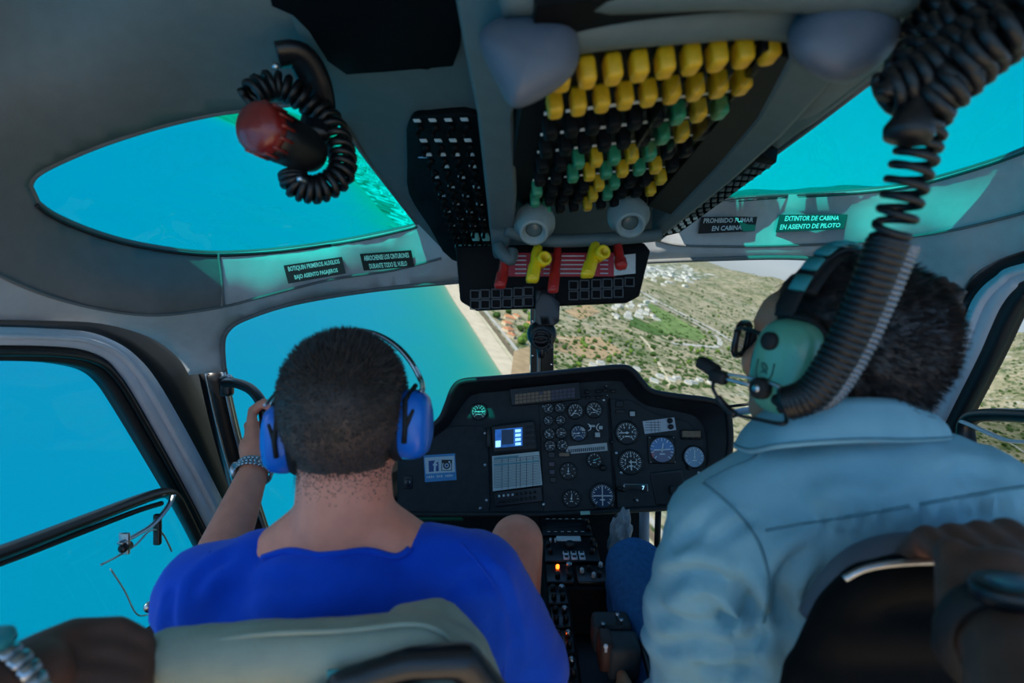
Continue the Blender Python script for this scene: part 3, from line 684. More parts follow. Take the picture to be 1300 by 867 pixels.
LAY = lambda dd: (lambda x, y: TC(x, y)*dd)
o = facecam(mk('dark_recess', sheet([(330, -56), (590, -56), (584, 60), (575, 84), (480, 92), (440, 95), (416, 78), (392, 40), (372, 20), (345, 8)], LAY(.975), 26), 'recess_black', con)); solid(o, .012, -1, .003)
o = facecam(mk('side_panel', sheet(smooth2([(516, 165), (524, 150), (545, 147), (606, 148), (615, 200), (632, 330), (574, 330), (545, 288), (519, 246), (517, 210)], 3), LAY(.975), 20), 'panel_black', con)); solid(o, .02, -1, .003)
o = facecam(mk('side_panel', sheet([(968, 196), (986, 206), (862, 296), (828, 304), (840, 290)], LAY(.955), 20), 'panel_black', con)); solid(o, .03, -1, .003)
LB = {}
def placed(name, key, build, m, M4, parent):
    """one breaker, switch or lamp: its mesh is shared by its kind"""
    if key not in LB:
        o = mk(name, build(), m); LB[key] = o.data; bpy.data.objects.remove(o)
    o = bpy.data.objects.new(name, LB[key]); COL.objects.link(o); par(o, parent)
    o.matrix_basis = M4; return o
def basis(c, u, v, n, s=(1, 1, 1)):
    return Matrix(((u.x*s[0], v.x*s[1], n.x*s[2], c.x), (u.y*s[0], v.y*s[1], n.y*s[2], c.y), (u.z*s[0], v.z*s[1], n.z*s[2], c.z), (0, 0, 0, 1)))
def quad_frame(q, a, b):
    tl, tr, br, bl = q; c = tl.lerp(tr, a).lerp(bl.lerp(br, a), b)
    u = (tr.lerp(br, b)-tl.lerp(bl, b)).normalized(); w = (bl.lerp(br, a)-tl.lerp(tr, a)).normalized(); n = u.cross(w)
    if n.dot(c-Vector((0, 0, CZ))) > 0: n = -n
    n.normalize(); w = n.cross(u); return c, u, w, n
# side panel switches (five columns), white legends between
q = [P(x, y, TC(x, y)*.968) for x, y in ((524, 160), (604, 158), (626, 322), (580, 322))]
for r in range(15):
    for c in range(4):
        C_, u, w, n = quad_frame(q, (c+.5)/4, (r/14)**.8*.98+.01)
        if r >= 13 or (r == 11 and c > 1): placed('lit_key', 'lk', lambda: frame_box(Vector((0, 0, .003)), X, Y, Z, .010, .012, .004, .2), 'key_lit', basis(C_, u, w, n, (.8, .9, 1)), con)
        else:
            placed('toggle_switch', 'ts', lambda: join(lathe((0, 0, 0), Z, [(.007, 0), (.007, .004), (.0035, .005), (.003, .014), (.0042, .02), (.002, .022)], 10)), 'cap_black', basis(C_, u, w, n), con)
            if (r+c) % 2 == 0 or r < 3: placed('legend_plate', 'lg', lambda: frame_box(Vector((0, 0, .0005)), X, Y, Z, .0065, .0035, .0008, .1), 'label_white', basis(C_+w*.016, u, w, n), con)
mk('blue_tag', frame_box(P(538, 200, TC(538, 200)*.962), X, (Z*.3+Y).normalized(), (Z-Y*.3).normalized(), .008, .018, .001, .2), 'label_blue', con)
# perforated strip on the other side
q = [P(x, y, TC(x, y)*.945) for x, y in ((962, 203), (984, 207), (862, 293), (832, 300))]
for r in range(14):
    for c in range(3):
        C_, u, w, n = quad_frame(q, (c+.5)/3, (r+.5)/14)
        placed('strip_key', 'sk'+str(r > 9), lambda: frame_box(Vector((0, 0, .002)), X, Y, Z, .0045, .0055, .0012, .3), 'label_white' if r > 9 else 'bezel_grey', basis(C_, u, w, n, (1, 1, 1)), con)
# the hanging breaker panel
D0, D1 = .56, 1.07
hq = [P(713, 108, D0), P(977, 73, D0), P(815, 258, D1), P(677, 271, D1)]
ROWS = ['yyyyyyyyy', 'yyyyyyyyy', 'bbbbbbgyg', 'bbbbbbgyb', 'bbgygygbb', 'bbgygygyb', 'gbbbygbby', 'gbbbygbby', 'bgbbybbbb']
KN = {'y': ('yellow_breaker', 'cap_yellow'), 'g': ('green_breaker', 'cap_green'), 'b': ('black_breaker', 'cap_black')}
pq = [hq[0].lerp(hq[3], -.18)+Vector((-.03, 0, .022)), hq[1].lerp(hq[2], -.18)+Vector((.04, 0, .022)), hq[2].lerp(hq[1], -.10)+Vector((.05, 0, .022)), hq[3].lerp(hq[0], -.10)+Vector((-.05, 0, .022))]
pn_ = (pq[1]-pq[0]).cross(pq[3]-pq[0]).normalized(); pn_ = pn_ if pn_.z < 0 else -pn_
mk('breaker_panel', (pq+[p-pn_*.05 for p in pq], [(0, 1, 2, 3), (4, 5, 6, 7), (0, 1, 5, 4), (1, 2, 6, 5), (2, 3, 7, 6), (3, 0, 4, 7)]), 'panel_black', con, smooth=False)
for r, row in enumerate(ROWS):
    for c, k in enumerate(row):
        C_, u, w, n = quad_frame(hq, c/8, r/8 if r < 9 else 1)
        nm, m = KN[k]
        placed(nm, 'cap'+k, lambda: join(frame_box(Vector((0, 0, -.009)), X, Y, Z, .0084, .0128, .013, .30, 3), frame_box(Vector((0, 0, -.021)), X, Y, Z, .006, .009, .004, .2)), m, basis(C_, u, w, n, (1, 1, 1)), con)
        if r in (2, 3, 4, 6): placed('legend_plate', 'lg2', lambda: frame_box(Vector((0, 0, -.018)), X, Y, Z, .007, .003, .001, .1), 'label_white', basis(C_+w*.021, u, w, n), con)
# clear dividers that glint between the front columns
glass('clear_strip', (.9, .92, .9), .10)
for c in range(4, 8):
    a, u, w, n = quad_frame(hq, (c+.5)/8, .0); b = quad_frame(hq, (c+.5)/8, .42)[0]
    cc = (a+b)/2; ww = (b-a).normalized()
    mk('clear_divider', frame_box(cc, u, ww, n, .0008, (b-a).length/2, .011, 0), 'clear_strip', con, smooth=False)
def loft(secs):
    V, Fc = [], []; k = len(secs[0])
    for s in secs: V += s
    for i in range(len(secs)-1):
        for j in range(k): Fc.append((i*k+j, i*k+(j+1) % k, (i+1)*k+(j+1) % k, (i+1)*k+j))
    Fc.append(tuple(range(k))[::-1]); Fc.append(tuple((len(secs)-1)*k+j for j in range(k))); return V, Fc
def rail(name, st, hgts, m, parent, bev=.006):
    secs = []
    for (lx, ly, ld), (rx, ry, rd), h in zip(*st, hgts):
        a, b = P(lx, ly, ld), P(rx, ry, rd); secs.append([a, b, b+Vector((0, 0, h)), a+Vector((0, 0, h))])
    o = mk(name, loft(secs), m, parent, smooth=.9)
    md = o.modifiers.new('b', 'BEVEL'); md.width = bev; md.segments = 3; md.limit_method = 'ANGLE'; md.angle_limit = .6
    return bake(o)
rail('side_beam', ([(574, -20, .54), (588, 60, .62), (606, 150, .76), (617, 250, .97), (621, 290, 1.10), (626, 330, 1.14)], [(735, -20, .50), (690, 60, .56), (653, 145, .74), (656, 250, .96), (652, 292, 1.10), (642, 332, 1.14)]), [.10, .09, .07, .05, .04, .03], 'console_grey', con)
rail('side_beam', ([(1002, 74, .55), (958, 150, .74), (906, 212, .92), (850, 272, 1.08), (826, 296, 1.15)], [(1072, 92, .57), (992, 178, .77), (930, 232, .95), (862, 287, 1.11), (838, 305, 1.17)]), [.1, .085, .07, .06, .05], 'console_grey', con, .008)
rail('beam_inner_face', ([(968, 62, .545), (915, 150, .735), (862, 215, .91), (822, 262, 1.06)], [(1010, 76, .56), (962, 152, .745), (908, 214, .925), (852, 273, 1.085)]), [.05, .04, .04, .03], 'panel_black', con, .002)  # black inner face of the right-hand beam
# cross bar and the two corner pods
mk('cross_bar', tube(cat_rom([P(700, 48, .54), P(740, 40, .53), P(800, 33, .525), (P(880, 27, .525)), P(960, 22, .53), P(1030, 30, .54)], 6), .022, 14, flat=.8), 'console_grey', con)
mk('roof_lip', tube(cat_rom([P(640, -14, .5), P(800, -20, .48), P(960, -24, .48), P(1150, -10, .5)], 6), .022, 14), 'console_grey', con)
def pod(name, cx, cy, d, pts, bulge):
    """rounded triangular pod: outline given as directions, domed towards the cabin"""
    ol = smooth2(pts, 6, True); n = len(ol); V, Fc = [], []; K = 6
    for k in range(K+1):
        t = k/K; s = math.cos(t*math.pi/2)**.8 if k < K else .0
        for x, y in ol: V.append(P(cx+(x-cx)*s, cy+(y-cy)*s, d-bulge*math.sin(t*math.pi/2)))
    for k in range(K):
        for i in range(n): Fc.append((k*n+i, k*n+(i+1) % n, (k+1)*n+(i+1) % n, (k+1)*n+i))
    m_ = len(V)
    for x, y in ol: V.append(P(x, y, d+.07))
    for i in range(n): Fc.append((i, (i+1) % n, m_+(i+1) % n, m_+i))
    return mk(name, (V, Fc), 'pod_grey', con)
pod('corner_pod', 672, 70, .52, [(608, 52), (628, 26), (680, 14), (722, 22), (735, 55), (730, 90), (700, 118), (655, 137), (634, 112)], .035)
pod('corner_pod', 1074, 44, .52, [(1000, 62), (1010, 20), (1040, -10), (1100, -14), (1140, 12), (1140, 52), (1110, 88), (1068, 106), (1028, 92)], .035)
# map lamps at the forward edge
mk('front_lip', tube(cat_rom([P(642, 292, 1.10), P(690, 305, 1.11), P(760, 304, 1.11), P(838, 298, 1.12)], 6), .013, 10), 'console_grey', con)
for (x, y, d) in ((678, 288, 1.07), (799, 279, 1.07)):
    ax = Vector((-.05, -.75, -.65)).normalized(); c = P(x, y, d)
    l = mk('map_lamp', lathe(c, ax, [(.030, -.05), (.040, -.025), (.040, -.012), (.032, -.004), (.027, .022), (.021, .024), (.019, .010)], 28), 'lamp_white', con)
    mk('lamp_lens', lathe(c+ax*.009, ax, [(.019, 0), (.010, .003), (.002, .004)], 24), 'lens_frost', l)
# quadrant: the black plate that faces aft with levers
qd = 1.16
def Q(x, y, dd=0.): return P(x, y, qd+dd)
ol = [(578, 312), (818, 308), (826, 318), (812, 376), (797, 384), (705, 388), (690, 392), (676, 391), (604, 394), (584, 382)]
o = facecam(mk('quadrant_plate', sheet(ol, lambda x, y: qd, 40), 'panel_black', con)); solid(o, .03, -1, .004)
mk('red_placard', frame_box(Q(712, 336, -.004), X, Z, Y, .110, .024, .002, .1), 'placard_red', con)
for k in range(5):
    for j, (x0, x1) in enumerate(((654, 668), (690, 698), (711, 742), (762, 772))):
        mk('placard_line', frame_box(Q((x0+x1)/2, 325+k*5.5, -.0075), X, Z, Y, (x1-x0)/2/F*qd, .0011, .0004, 0), 'label_white', con, smooth=False)
mk('white_card', frame_box(Q(793, 336, -.006), (X+Z*.1).normalized(), Z, Y, .022, .020, .001, .1), 'label_white', con)
for half, xs in ((0, [603, 616, 630, 644, 658, 671]), (1, [728, 742, 757, 771, 785, 799])):
    for r in range(2):
        for i, x in enumerate(xs):
            y = (374 if half == 0 else 362)+r*13-(i*.8)
            if half and i == 5 and r: continue
            w = placed('caption_window', 'cw', lambda: join(*[frame_box(Vector(p), X, Y, Z, a, b, .002, .1) for p, a, b in (((0, .0085, 0), .0095, .0012), ((0, -.0085, 0), .0095, .0012), ((.009, 0, 0), .0012, .009), ((-.009, 0, 0), .0012, .009))]), 'bezel_grey', basis(Q(x, y, -.004), X, Z, -Y), con)
            placed('caption_glass', 'cg'+str((i+r+half) % 2), lambda: frame_box(Vector((0, 0, -.0002)), X, Y, Z, .0078, .0075, .0012, .1), 'door_grey' if (i*3+r+half) % 5 == 4 else 'console_grey' if (i+r) % 3 == 0 else 'black_satin', basis(Q(x, y, -.003), X, Z, -Y), w)
def lever(nm, m, pts, w, t, barrel=None):
    c = cat_rom([P(*p) for p in pts], 5); o = mk(nm, tube(c, [w*(.75+.25*min(1, i/4)) for i in range(len(c))], 8, flat=t, up=X), m, con)
    mk('lever_grip', frame_box(c[-1].lerp(c[-6], .5), X, (c[-6]-c[-1]).normalized(), X.cross(c[-6]-c[-1]).normalized(), w*.95, (c[-1]-c[-6]).length*.75, w*.75, .3), m, o)
    if barrel: mk('release_ring', lathe(P(*barrel), Vector((.35, -1, .2)), [(.008, -.02), (.013, -.02), (.014, .012), (.012, .014), (.008, .014), (.008, -.012)], 18), m, o)
lever('yellow_lever', 'lever_yellow', [(684, 312, 1.12), (681, 322, 1.10), (679, 338, 1.08), (676, 354, 1.07)], .013, .8, (689, 330, 1.08))
lever('yellow_lever', 'lever_yellow', [(757, 306, 1.12), (754, 318, 1.10), (750, 334, 1.08), (746, 348, 1.07)], .014, .8, (763, 322, 1.08))
lever('red_lever', 'lever_red', [(642, 318, 1.12), (641, 330, 1.10), (638, 348, 1.09), (635, 362, 1.08)], .012, .8)
lever('red_lever', 'lever_red', [(708, 312, 1.13), (707, 330, 1.11), (704, 350, 1.09), (702, 367, 1.08)], .011, .8)
lever('red_lever', 'lever_red', [(783, 308, 1.13), (785, 318, 1.11), (787, 330, 1.10), (789, 338, 1.09)], .012, .8)
mk('black_lever', tube(cat_rom([P(633, 312, 1.10), P(638, 322, 1.09), P(648, 330, 1.09), P(650, 318, 1.10)], 5), .012, 10), 'console_grey', con)
# standby compass bracket under the quadrant
br = thing('compass_bracket', 'black bracket holding the standby compass in front of the windshield post', 'bracket', Q(691, 390))
o = facecam(mk('shield', sheet([(688, 370), (698, 370), (711, 384), (710, 408), (704, 413), (684, 413), (679, 409), (680, 386)], lambda x, y: 1.12, 12), 'black_satin', br)); solid(o, .03, -1, .004)
mk('hanger', frame_box(P(692, 380, 1.141), X, Z, Y, .020, .02, .010, .2), 'black_satin', br)
mk('compass_ball', lathe(P(688, 424, 1.14), -Y, [(.012, -.03), (.026, -.026), (.03, 0), (.026, .012), (.014, .016)], 20), 'black_satin', br)
mk('wire_loop', tube([P(688+11*math.cos(a), 424+9*math.sin(a*1.0)+a*1.1, 1.11) for a in [i*.35 for i in range(40)]], .0035, 6), 'rubber', br)
mk('knob', lathe(P(688, 438, 1.13), -Z, [(.009, 0), (.011, .008), (.007, .026)], 14), 'black_satin', br)
# utility light with red filter and coiled lead
mat('lens_red', (120, 26, 22), .35, var=.15, scale=60, coat=.4); mat('cord_black', (13, 14, 17), .42, var=.15, scale=60)
ul = thing('utility_light', 'black utility light with red filter and coiled lead before the roof window', 'light', P(375, 150, .78))
a_, b_ = P(338, 166, .70), P(402, 198, .80); ax = (b_-a_).normalized()
lb = mk('lamp_body', lathe(a_, ax, [(.020, -.004), (.031, .0), (.032, .03), (.030, .075), (.026, .092), (.012, .10)], 28), 'cord_black', ul)
mk('red_filter', lathe(a_, -ax, [(.030, -.002), (.032, .006), (.031, .016), (.026, .022), (.012, .026), (.002, .027)], 28), 'lens_red', ul)
for k in range(14):
    an = k*2*math.pi/14; sd = ax.cross(Z).normalized(); su = sd.cross(ax)
    mk('grip_ridge', tube([a_+(sd*math.cos(an)+su*math.sin(an))*.032-ax*.012, a_+(sd*math.cos(an)+su*math.sin(an))*.032+ax*.012], .0022, 6), 'lens_red', lb)
mk('mount_arm', tube(cat_rom([P(352, 70, .76), P(378, 70, .77), P(398, 100, .80), P(405, 140, .83), P(395, 175, .80)], 6), .026, 12, flat=.55), 'black_satin', ul)
mk('mount_bolt', lathe(P(350, 84, .74), -Y, [(.005, 0), (.004, .004)], 10), 'steel', ul)
mk('chrome_switch', frame_box(P(384, 228, .76), ax, (Z-ax*ax.z).normalized(), ax.cross(Z).normalized(), .009, .004, .004, .3), 'steel', ul)
def helix(path, r, turns, wire, per=14, up=Vector((0, 1, 0))):
    pts = []; N = int(turns*per); L = len(path)-1
    for i in range(N+1):
        t = i/N*L; k = min(int(t), L-1); p = path[k].lerp(path[k+1], t-k); d = (path[min(k+2, L)]-path[max(k-1, 0)]).normalized()
        s = d.cross(up).normalized(); q = s.cross(d); a = 2*math.pi*i/per
        rr_ = r(i/N) if callable(r) else r
        pts.append(p+(s*math.cos(a)+q*math.sin(a))*rr_)
    return pts
hp = cat_rom([P(318, 122, .76), P(345, 108, .78), P(380, 122, .80), P(415, 150, .82), P(433, 190, .81), P(432, 222, .80), P(405, 240, .79), P(378, 236, .78), P(372, 222, .78)], 6)
mk('coiled_lead', tube(helix(hp, .0155, 26, .004), .0052, 7), 'cord_black', ul)
# ================================================================== INSTRUMENT PANEL
mat('panel_face', (50, 56, 60), .6, var=.15, scale=50, bump=.2, bscale=600, spec=.3); mat('hood_black', (32, 34, 38), .55, var=.2, scale=30, bump=.3, bscale=500)
mat('dial_black', (13, 15, 19), .35, spec=.5); mat('dial_white', (242, 246, 246), .5, var=.02); mat('bezel', (28, 30, 34), .35, var=.1, scale=80)
mat('needle_amber', (236, 150, 40), .5); mat('screen_blue', (30, 84, 160), .3, var=.5, scale=40, emit=.35); mat('screen_dark', (14, 34, 62), .3, emit=.2)
mat('screen_cyan', (150, 210, 235), .3, emit=.5); mat('paper', (206, 222, 222), .7, var=.04, scale=40); mat('paper_ink', (60, 84, 96), .7); mat('paper_band', (120, 176, 190), .7)
mat('amber_cell', (142, 116, 92), .5, var=.15, scale=90); mat('violet_cell', (84, 78, 92), .5, var=.15, scale=90); mat('sign_blue', (74, 156, 214), .45, var=.04); mat('sign_navy', (36, 84, 150), .45, var=.05); mat('sign_pale', (214, 230, 238), .5, var=.03)
mat('sky_blue', (52, 120, 190), .4, var=.1); mat('earth_brown', (92, 70, 110), .4, var=.1); mat('dial_reflection', (120, 156, 186), .3, var=.06, coat=.5); mat('dial_navy', (34, 58, 92), .3, var=.1, coat=.5); mat('marker_red', (214, 54, 52), .5); mat('marker_cyan', (110, 214, 214), .5); mat('lamp_orange', (255, 96, 24), .4, emit=2.5); mat('knob_black', (22, 24, 27), .45, var=.1, scale=90)
glass('cover_glass', (.93, .95, .97), .05)
FD = lambda y: 1.62-.07*(y-480)/170
PU = X.copy(); PV = (P(650, 480, FD(480))-P(650, 640, FD(640))).normalized(); PN = PV.cross(PU); PN = PN if PN.y < 0 else -PN
def fp(x, y, o=0.): return P(x, y, FD(y))+PN*o
def px2m(y): return FD(y)/F
ip = thing('instrument_panel', 'black cockpit instrument panel of round dials under a curved hood', 'instrument panel', P(715, 560, 1.6))
LIP = [(512, 556), (545, 542), (560, 530), (568, 512), (576, 492), (588, 483), (620, 480), (680, 475), (740, 469), (788, 465), (803, 470), (815, 484), (828, 496), (860, 502), (900, 507), (920, 516), (926, 535), (926, 572), (915, 610), (905, 635)]
INN = [(512, 580), (542, 562), (566, 545), (578, 528), (592, 508), (606, 500), (636, 497), (684, 492), (738, 486), (784, 484), (794, 492), (806, 505), (822, 515), (852, 521), (880, 528), (893, 541), (897, 560), (897, 588), (890, 618), (882, 640)]
FWD = [(x*.96+26, y*.92+48) for x, y in LIP]
l1 = smooth2(LIP, 6); l2 = smooth2(INN, 6); l3 = smooth2(FWD, 6)
hv = ruled([P(x, y, 1.54) for x, y in l1], [fp(x, y, .004) for x, y in l2], 3); hw = ruled([P(x, y, 1.54) for x, y in l1], [P(x, y, 1.86) for x, y in l3], 3)
mk('hood', join(hv, hw), 'hood_black', ip)
mk('hood_lip', tube([P(x, y+1.5, 1.54) for x, y in l1], .009, 12), 'rubber', ip)
body = [(x+(x-715)*.035, y+(y-580)*.09) for x, y in l2]+[(872, 646), (690, 655), (505, 655), (504, 640)]
body = [p for p in body if p[1] < 656]
o = mk('face', sheet(body, lambda x, y: FD(y), 30), 'panel_face', ip, smooth=False); solid(facecam(o), .05, -1)
# raised sub panels
def slab(name, quad, m, parent=ip, o=.004, t=.006, bev=.002):
    q = [fp(x, y, o) for x, y in quad]; b = [p-PN*t for p in q]; n = len(q)
    vf = (q+b, [tuple(range(n)), tuple(range(2*n-1, n-1, -1))]+[(i, (i+1) % n, n+(i+1) % n, n+i) for i in range(n)])
    ob = mk(name, vf, m, parent, smooth=False)
    if bev:
        md = ob.modifiers.new('b', 'BEVEL'); md.width = bev; md.segments = 2; md.limit_method = 'ANGLE'; bake(ob)
    return ob
slab('glove_panel', smooth2([(506, 648), (508, 600), (516, 566), (530, 556), (575, 541), (612, 540), (620, 548), (622, 640), (620, 655)], 1), 'panel_face', o=.006)
slab('centre_panel', [(684, 508), (770, 502), (779, 646), (690, 650)], 'panel_face', o=.005)
slab('pilot_panel', [(773, 506), (800, 508), (830, 525), (872, 535), (893, 556), (893, 640), (782, 645)], 'panel_face', o=.005)
mk('lower_rail', tube([fp(503, 653, .004), fp(690, 653, .004), fp(880, 643, .004)], .008, 10), 'hood_black', ip)
mk('seam', tube([fp(773, 506, .007), fp(783, 645, .007)], .0018, 6), 'rubber', ip)
def disc(x, y, r, o, seg=40): c = fp(x, y, o); return [c+PU*math.cos(2*math.pi*k/seg)*r+PV*math.sin(2*math.pi*k/seg)*r for k in range(seg)], [tuple(range(seg))]
def strip(c, ang, r0, r1, w, o):
    d = PU*math.sin(ang)+PV*math.cos(ang); s = PU*math.cos(ang)-PV*math.sin(ang); c = c+PN*o
    return [c+d*r0-s*w/2, c+d*r0+s*w/2, c+d*r1+s*w/2, c+d*r1-s*w/2], [(0, 1, 2, 3)]
def plate(c, w, h, o):
    c = c+PN*o; return [c-PU*w-PV*h, c+PU*w-PV*h, c+PU*w+PV*h, c-PU*w+PV*h], [(0, 1, 2, 3)]
def ptext(s, c, h, o, bold=False):
    vs, fs = text_mesh(s, h, bold=bold); return [c+PU*v.x+PV*v.y+PN*o for v in vs], fs
def gauge(x, y, rp, ticks=12, needles=((.6, .8, 'dial_white'),), nums=None, dial='dial_black', square=False, name='dial_gauge'):
    r = rp*px2m(y); c = fp(x, y, .005)
    if square: g = mk(name, join(frame_box(c, PU, PV, PN, r*1.14, r*1.14, .006, .3), lathe(c, PN, [(r*1.1, .004), (r*1.1, .009), (r*1.0, .0095), (r*.98, .005)], 40, cap=False)), 'bezel', ip)
    else: g = mk(name, lathe(c, PN, [(r*1.18, -.006), (r*1.18, .004), (r*1.12, .008), (r*1.03, .0085), (r, .003)], 40), 'bezel', ip)
    do = .012 if square else .0086; mk('dial', disc(x, y, r*1.01, do, 40), dial, g, smooth=False); c = c+PN*(do-.0086)
    tk = []
    for k in range(ticks*2+1):
        a = -2.4+4.8*k/(ticks*2); tk.append(strip(c, a, r*(.80 if k % 2 else .70), r*.95, r*(.035 if k % 2 else .07), .0052))
    tk.append((lambda p: p)(plate(c-PV*r*.35, r*.22, r*.05, .0052)))
    if nums:
        for k, s in enumerate(nums):
            a = -2.4+4.8*k/(len(nums)-1) if len(nums) < 10 else 2*math.pi*k/len(nums)
            tk.append(ptext(s, c+(PU*math.sin(a)+PV*math.cos(a))*r*.54, r*.30, .0052, True))
    mk('dial_marks', join(*tk), 'dial_white', g, smooth=False)
    for a, l, m in needles: mk('needle', join(strip(c, a, -r*.2, r*l, r*.09, .0062), lathe(c+PN*.005, PN, [(r*.12, 0), (r*.10, .002)], 12)), m, g, smooth=False)
    return g
sm = [(696, 519, 6), (710.5, 518, 6), (696, 534, 5.6), (711.5, 533.5, 5.6), (697, 551, 6.4), (712, 549.5, 6.4), (698, 566, 6.4), (713.5, 565, 6.4)]
for i, (x, y, r) in enumerate(sm): gauge(x, y, r, 6, ((R.uniform(-2, 2), .75, 'dial_white'),), dial='dial_black')
gauge(730, 522, 9, 10, ((-2.5, .8, 'dial_white'),), [str(k) for k in range(6)]); gauge(753.5, 520.5, 9.3, 10, ((-.9, .7, 'dial_white'), (2.0, .6, 'dial_white')), [str(k) for k in range(6)])
gauge(734, 550, 9.2, 10, ((-1.7, .8, 'dial_white'),), [str(k) for k in range(6)], 'dial_navy')
gauge(795, 549.5, 13, 12, ((-1.6, .7, 'dial_white'),), ['0', '2', '4', '6', '8', '10'], 'bezel'); gauge(800, 586.5, 13.8, 12, ((3.1, .75, 'dial_white'), (1.6, .5, 'dial_white')), [str(k) for k in range(10)])
gauge(754, 584, 8.6, 8, ((1.2, .6, 'marker_cyan'),)); gauge(721, 598, 9.4, 4, ((0, .5, 'dial_white'),)); gauge(725, 632.5, 9.8, 6, ((.1, .6, 'dial_white'),))
gauge(608, 523, 9.2, 10, ((1.5, .8, 'dial_white'), (-1.5, .5, 'dial_white')), [str(k) for k in range(8)])
g = gauge(764, 629, 14, 12, ((0, .85, 'dial_white'), (math.pi, .85, 'dial_white'), (1.57, .8, 'dial_white'), (-1.57, .8, 'dial_white')), dial='dial_navy', name='course_indicator'); mk('course_knob', lathe(fp(756, 643, .006), PN, [(.006, 0), (.006, .012), (.004, .014)], 14), 'knob_black', g)
# coloured attitude display, round dial with a blue reflection put into its colour
g = gauge(839, 571, 15.2, 8, ((.2, .55, 'dial_white'), (1.5, .7, 'dial_white'), (-1.6, .7, 'dial_white')), dial='sky_blue', square=True, name='attitude_indicator')
r = 15.2*px2m(571); c = fp(839, 571, .0084); seg = [c+PN*.0042+(PU*math.cos(a)+PV*math.sin(a))*r for a in [math.pi*1.02+math.pi*.96*k/24 for k in range(25)]]
mk('ground_half', (seg, [tuple(range(25))]), 'earth_brown', g, smooth=False); mk('red_flag', plate(c-PU*r*.8-PV*r*.45, r*.07, r*.22, .0058), 'marker_red', g, smooth=False)
for sx in (-1, 1):
    for sy in (-1, 1): mk('corner_screw', lathe(c+PU*r*1.0*sx+PV*r*1.0*sy, PN, [(.0022, .004), (.0022, .008)], 8), 'steel', g)
g = gauge(880, 580, 12.4, 10, ((.1, .7, 'dial_white'),), dial='dial_reflection', name='dial_gauge'); mk('set_knob', lathe(fp(873, 594, .006), PN, [(.006, 0), (.006, .012), (.004, .014)], 14), 'knob_black', g)
mk('cover_glass', disc(839, 571, r*1.0, .017), 'cover_glass', ip, smooth=False)
# annunciator block
an = slab('annunciator', [(647, 495), (734, 486), (736, 508), (650, 516)], 'dial_black', o=.03, t=.03)
cells = []; cells2 = []
for i in range(15):
    for j in range(3):
        x = 656+i*5; y = 503.5-i*.55+j*4.2
        (cells if i < 9 and not (j == 0 and i == 6) else cells2).append(plate(fp(x, y), .0048, .0040, .0312))
mk('caption_grid', join(*(cells+cells2)), ['amber_cell', 'violet_cell'], an, smooth=False, ms=[0]*len(cells)+[1]*len(cells2))
for x, y in ((745, 498), (759, 497), (768, 496), (778, 497), (746, 505), (759, 505)): mk('push_light', frame_box(fp(x, y, .008), PU, PV, PN, .0068, .0045, .005, .25), 'knob_black', ip)
for x, y in ((768, 491), (769, 503)): mk('toggle', lathe(fp(x, y, .006), PN, [(.004, 0), (.002, .004), (.002, .018), (.003, .022)], 10), 'steel', ip)
# GPS unit
gp = slab('navigator_unit', [(623, 541), (678, 534), (682, 571), (627, 576)], 'knob_black', o=.035, t=.034, bev=.005)
def scr(nm, x0, y0, x1, y1, m, o, parent, sk=-.09): return mk(nm, ([fp(x0, y0, o), fp(x1, y0+sk*(x1-x0), o), fp(x1, y1+sk*(x1-x0), o), fp(x0, y1, o)], [(0, 1, 2, 3)]), m, parent, smooth=False)
scr('screen', 629, 546, 663, 569, 'screen_blue', .0356, gp); scr('chart_window', 637, 546.5, 652, 565, 'screen_dark', .0359, gp); scr('map_patch', 629.5, 560, 636, 568, 'screen_cyan', .0359, gp)
for k in range(4): scr('data_field', 654, 546+k*5.4, 661, 549.5+k*5.4, 'screen_cyan', .0361, gp)
for i in range(3):
    for j in range(4): mk('key', frame_box(fp(668.5+i*4.2, 543+j*7-i*.4, .036), PU, PV, PN, .0036, .0034, .0018, .4), 'bezel', gp)
mk('side_clip', frame_box(fp(621, 556, .03), PU, PV, PN, .006, .028, .01, .3), 'black_satin', gp)
# checklist card
cl = slab('checklist_card', [(625, 579), (684, 573), (688, 615), (626, 623)], 'paper', o=.02, t=.004, bev=0)
rows = []
for i in range(19):
    y = 583+i*1.95; rows.append(scr('x', 627, y, 686, y+.55, 'paper_ink', .0205, cl))
for x in (637, 645, 655, 660, 668, 676): rows.append(scr('x', x, 582-(x-637)*.09, x+.6, 620-(x-637)*.09, 'paper_ink', .0206, cl))
bm = bmesh.new()
for o in rows: bm.from_mesh(o.data); me = o.data; bpy.data.objects.remove(o)
me = bpy.data.meshes.new('table_lines'); bm.to_mesh(me); bm.free(); me.materials.append(MATS['paper_ink']); tb = bpy.data.objects.new('table_lines', me); COL.objects.link(tb); par(tb, cl)
scr('heading_band', 627, 580.5, 658, 583, 'paper_band', .0208, cl); scr('heading_band', 627, 589, 684, 591, 'paper_band', .0208, cl)
# switch row beneath the card
sb = slab('switch_block', [(627, 624), (687, 617), (689, 636), (629, 643)], 'dial_black', o=.014, t=.014)
for k in range(9):
    x = 634+k*5.6; y = 629-k*.6
    t = mk('rocker', lathe(fp(x, y, .014), PN, [(.0035, 0), (.0022, .003), (.0022, .012), (.003, .015)], 10), 'dial_white' if k < 4 else 'knob_black', sb)
    mk('knob', lathe(fp(x, y+7, .014), PN, [(.0045, 0), (.0042, .006), (.003, .007)], 12), 'knob_black', sb)
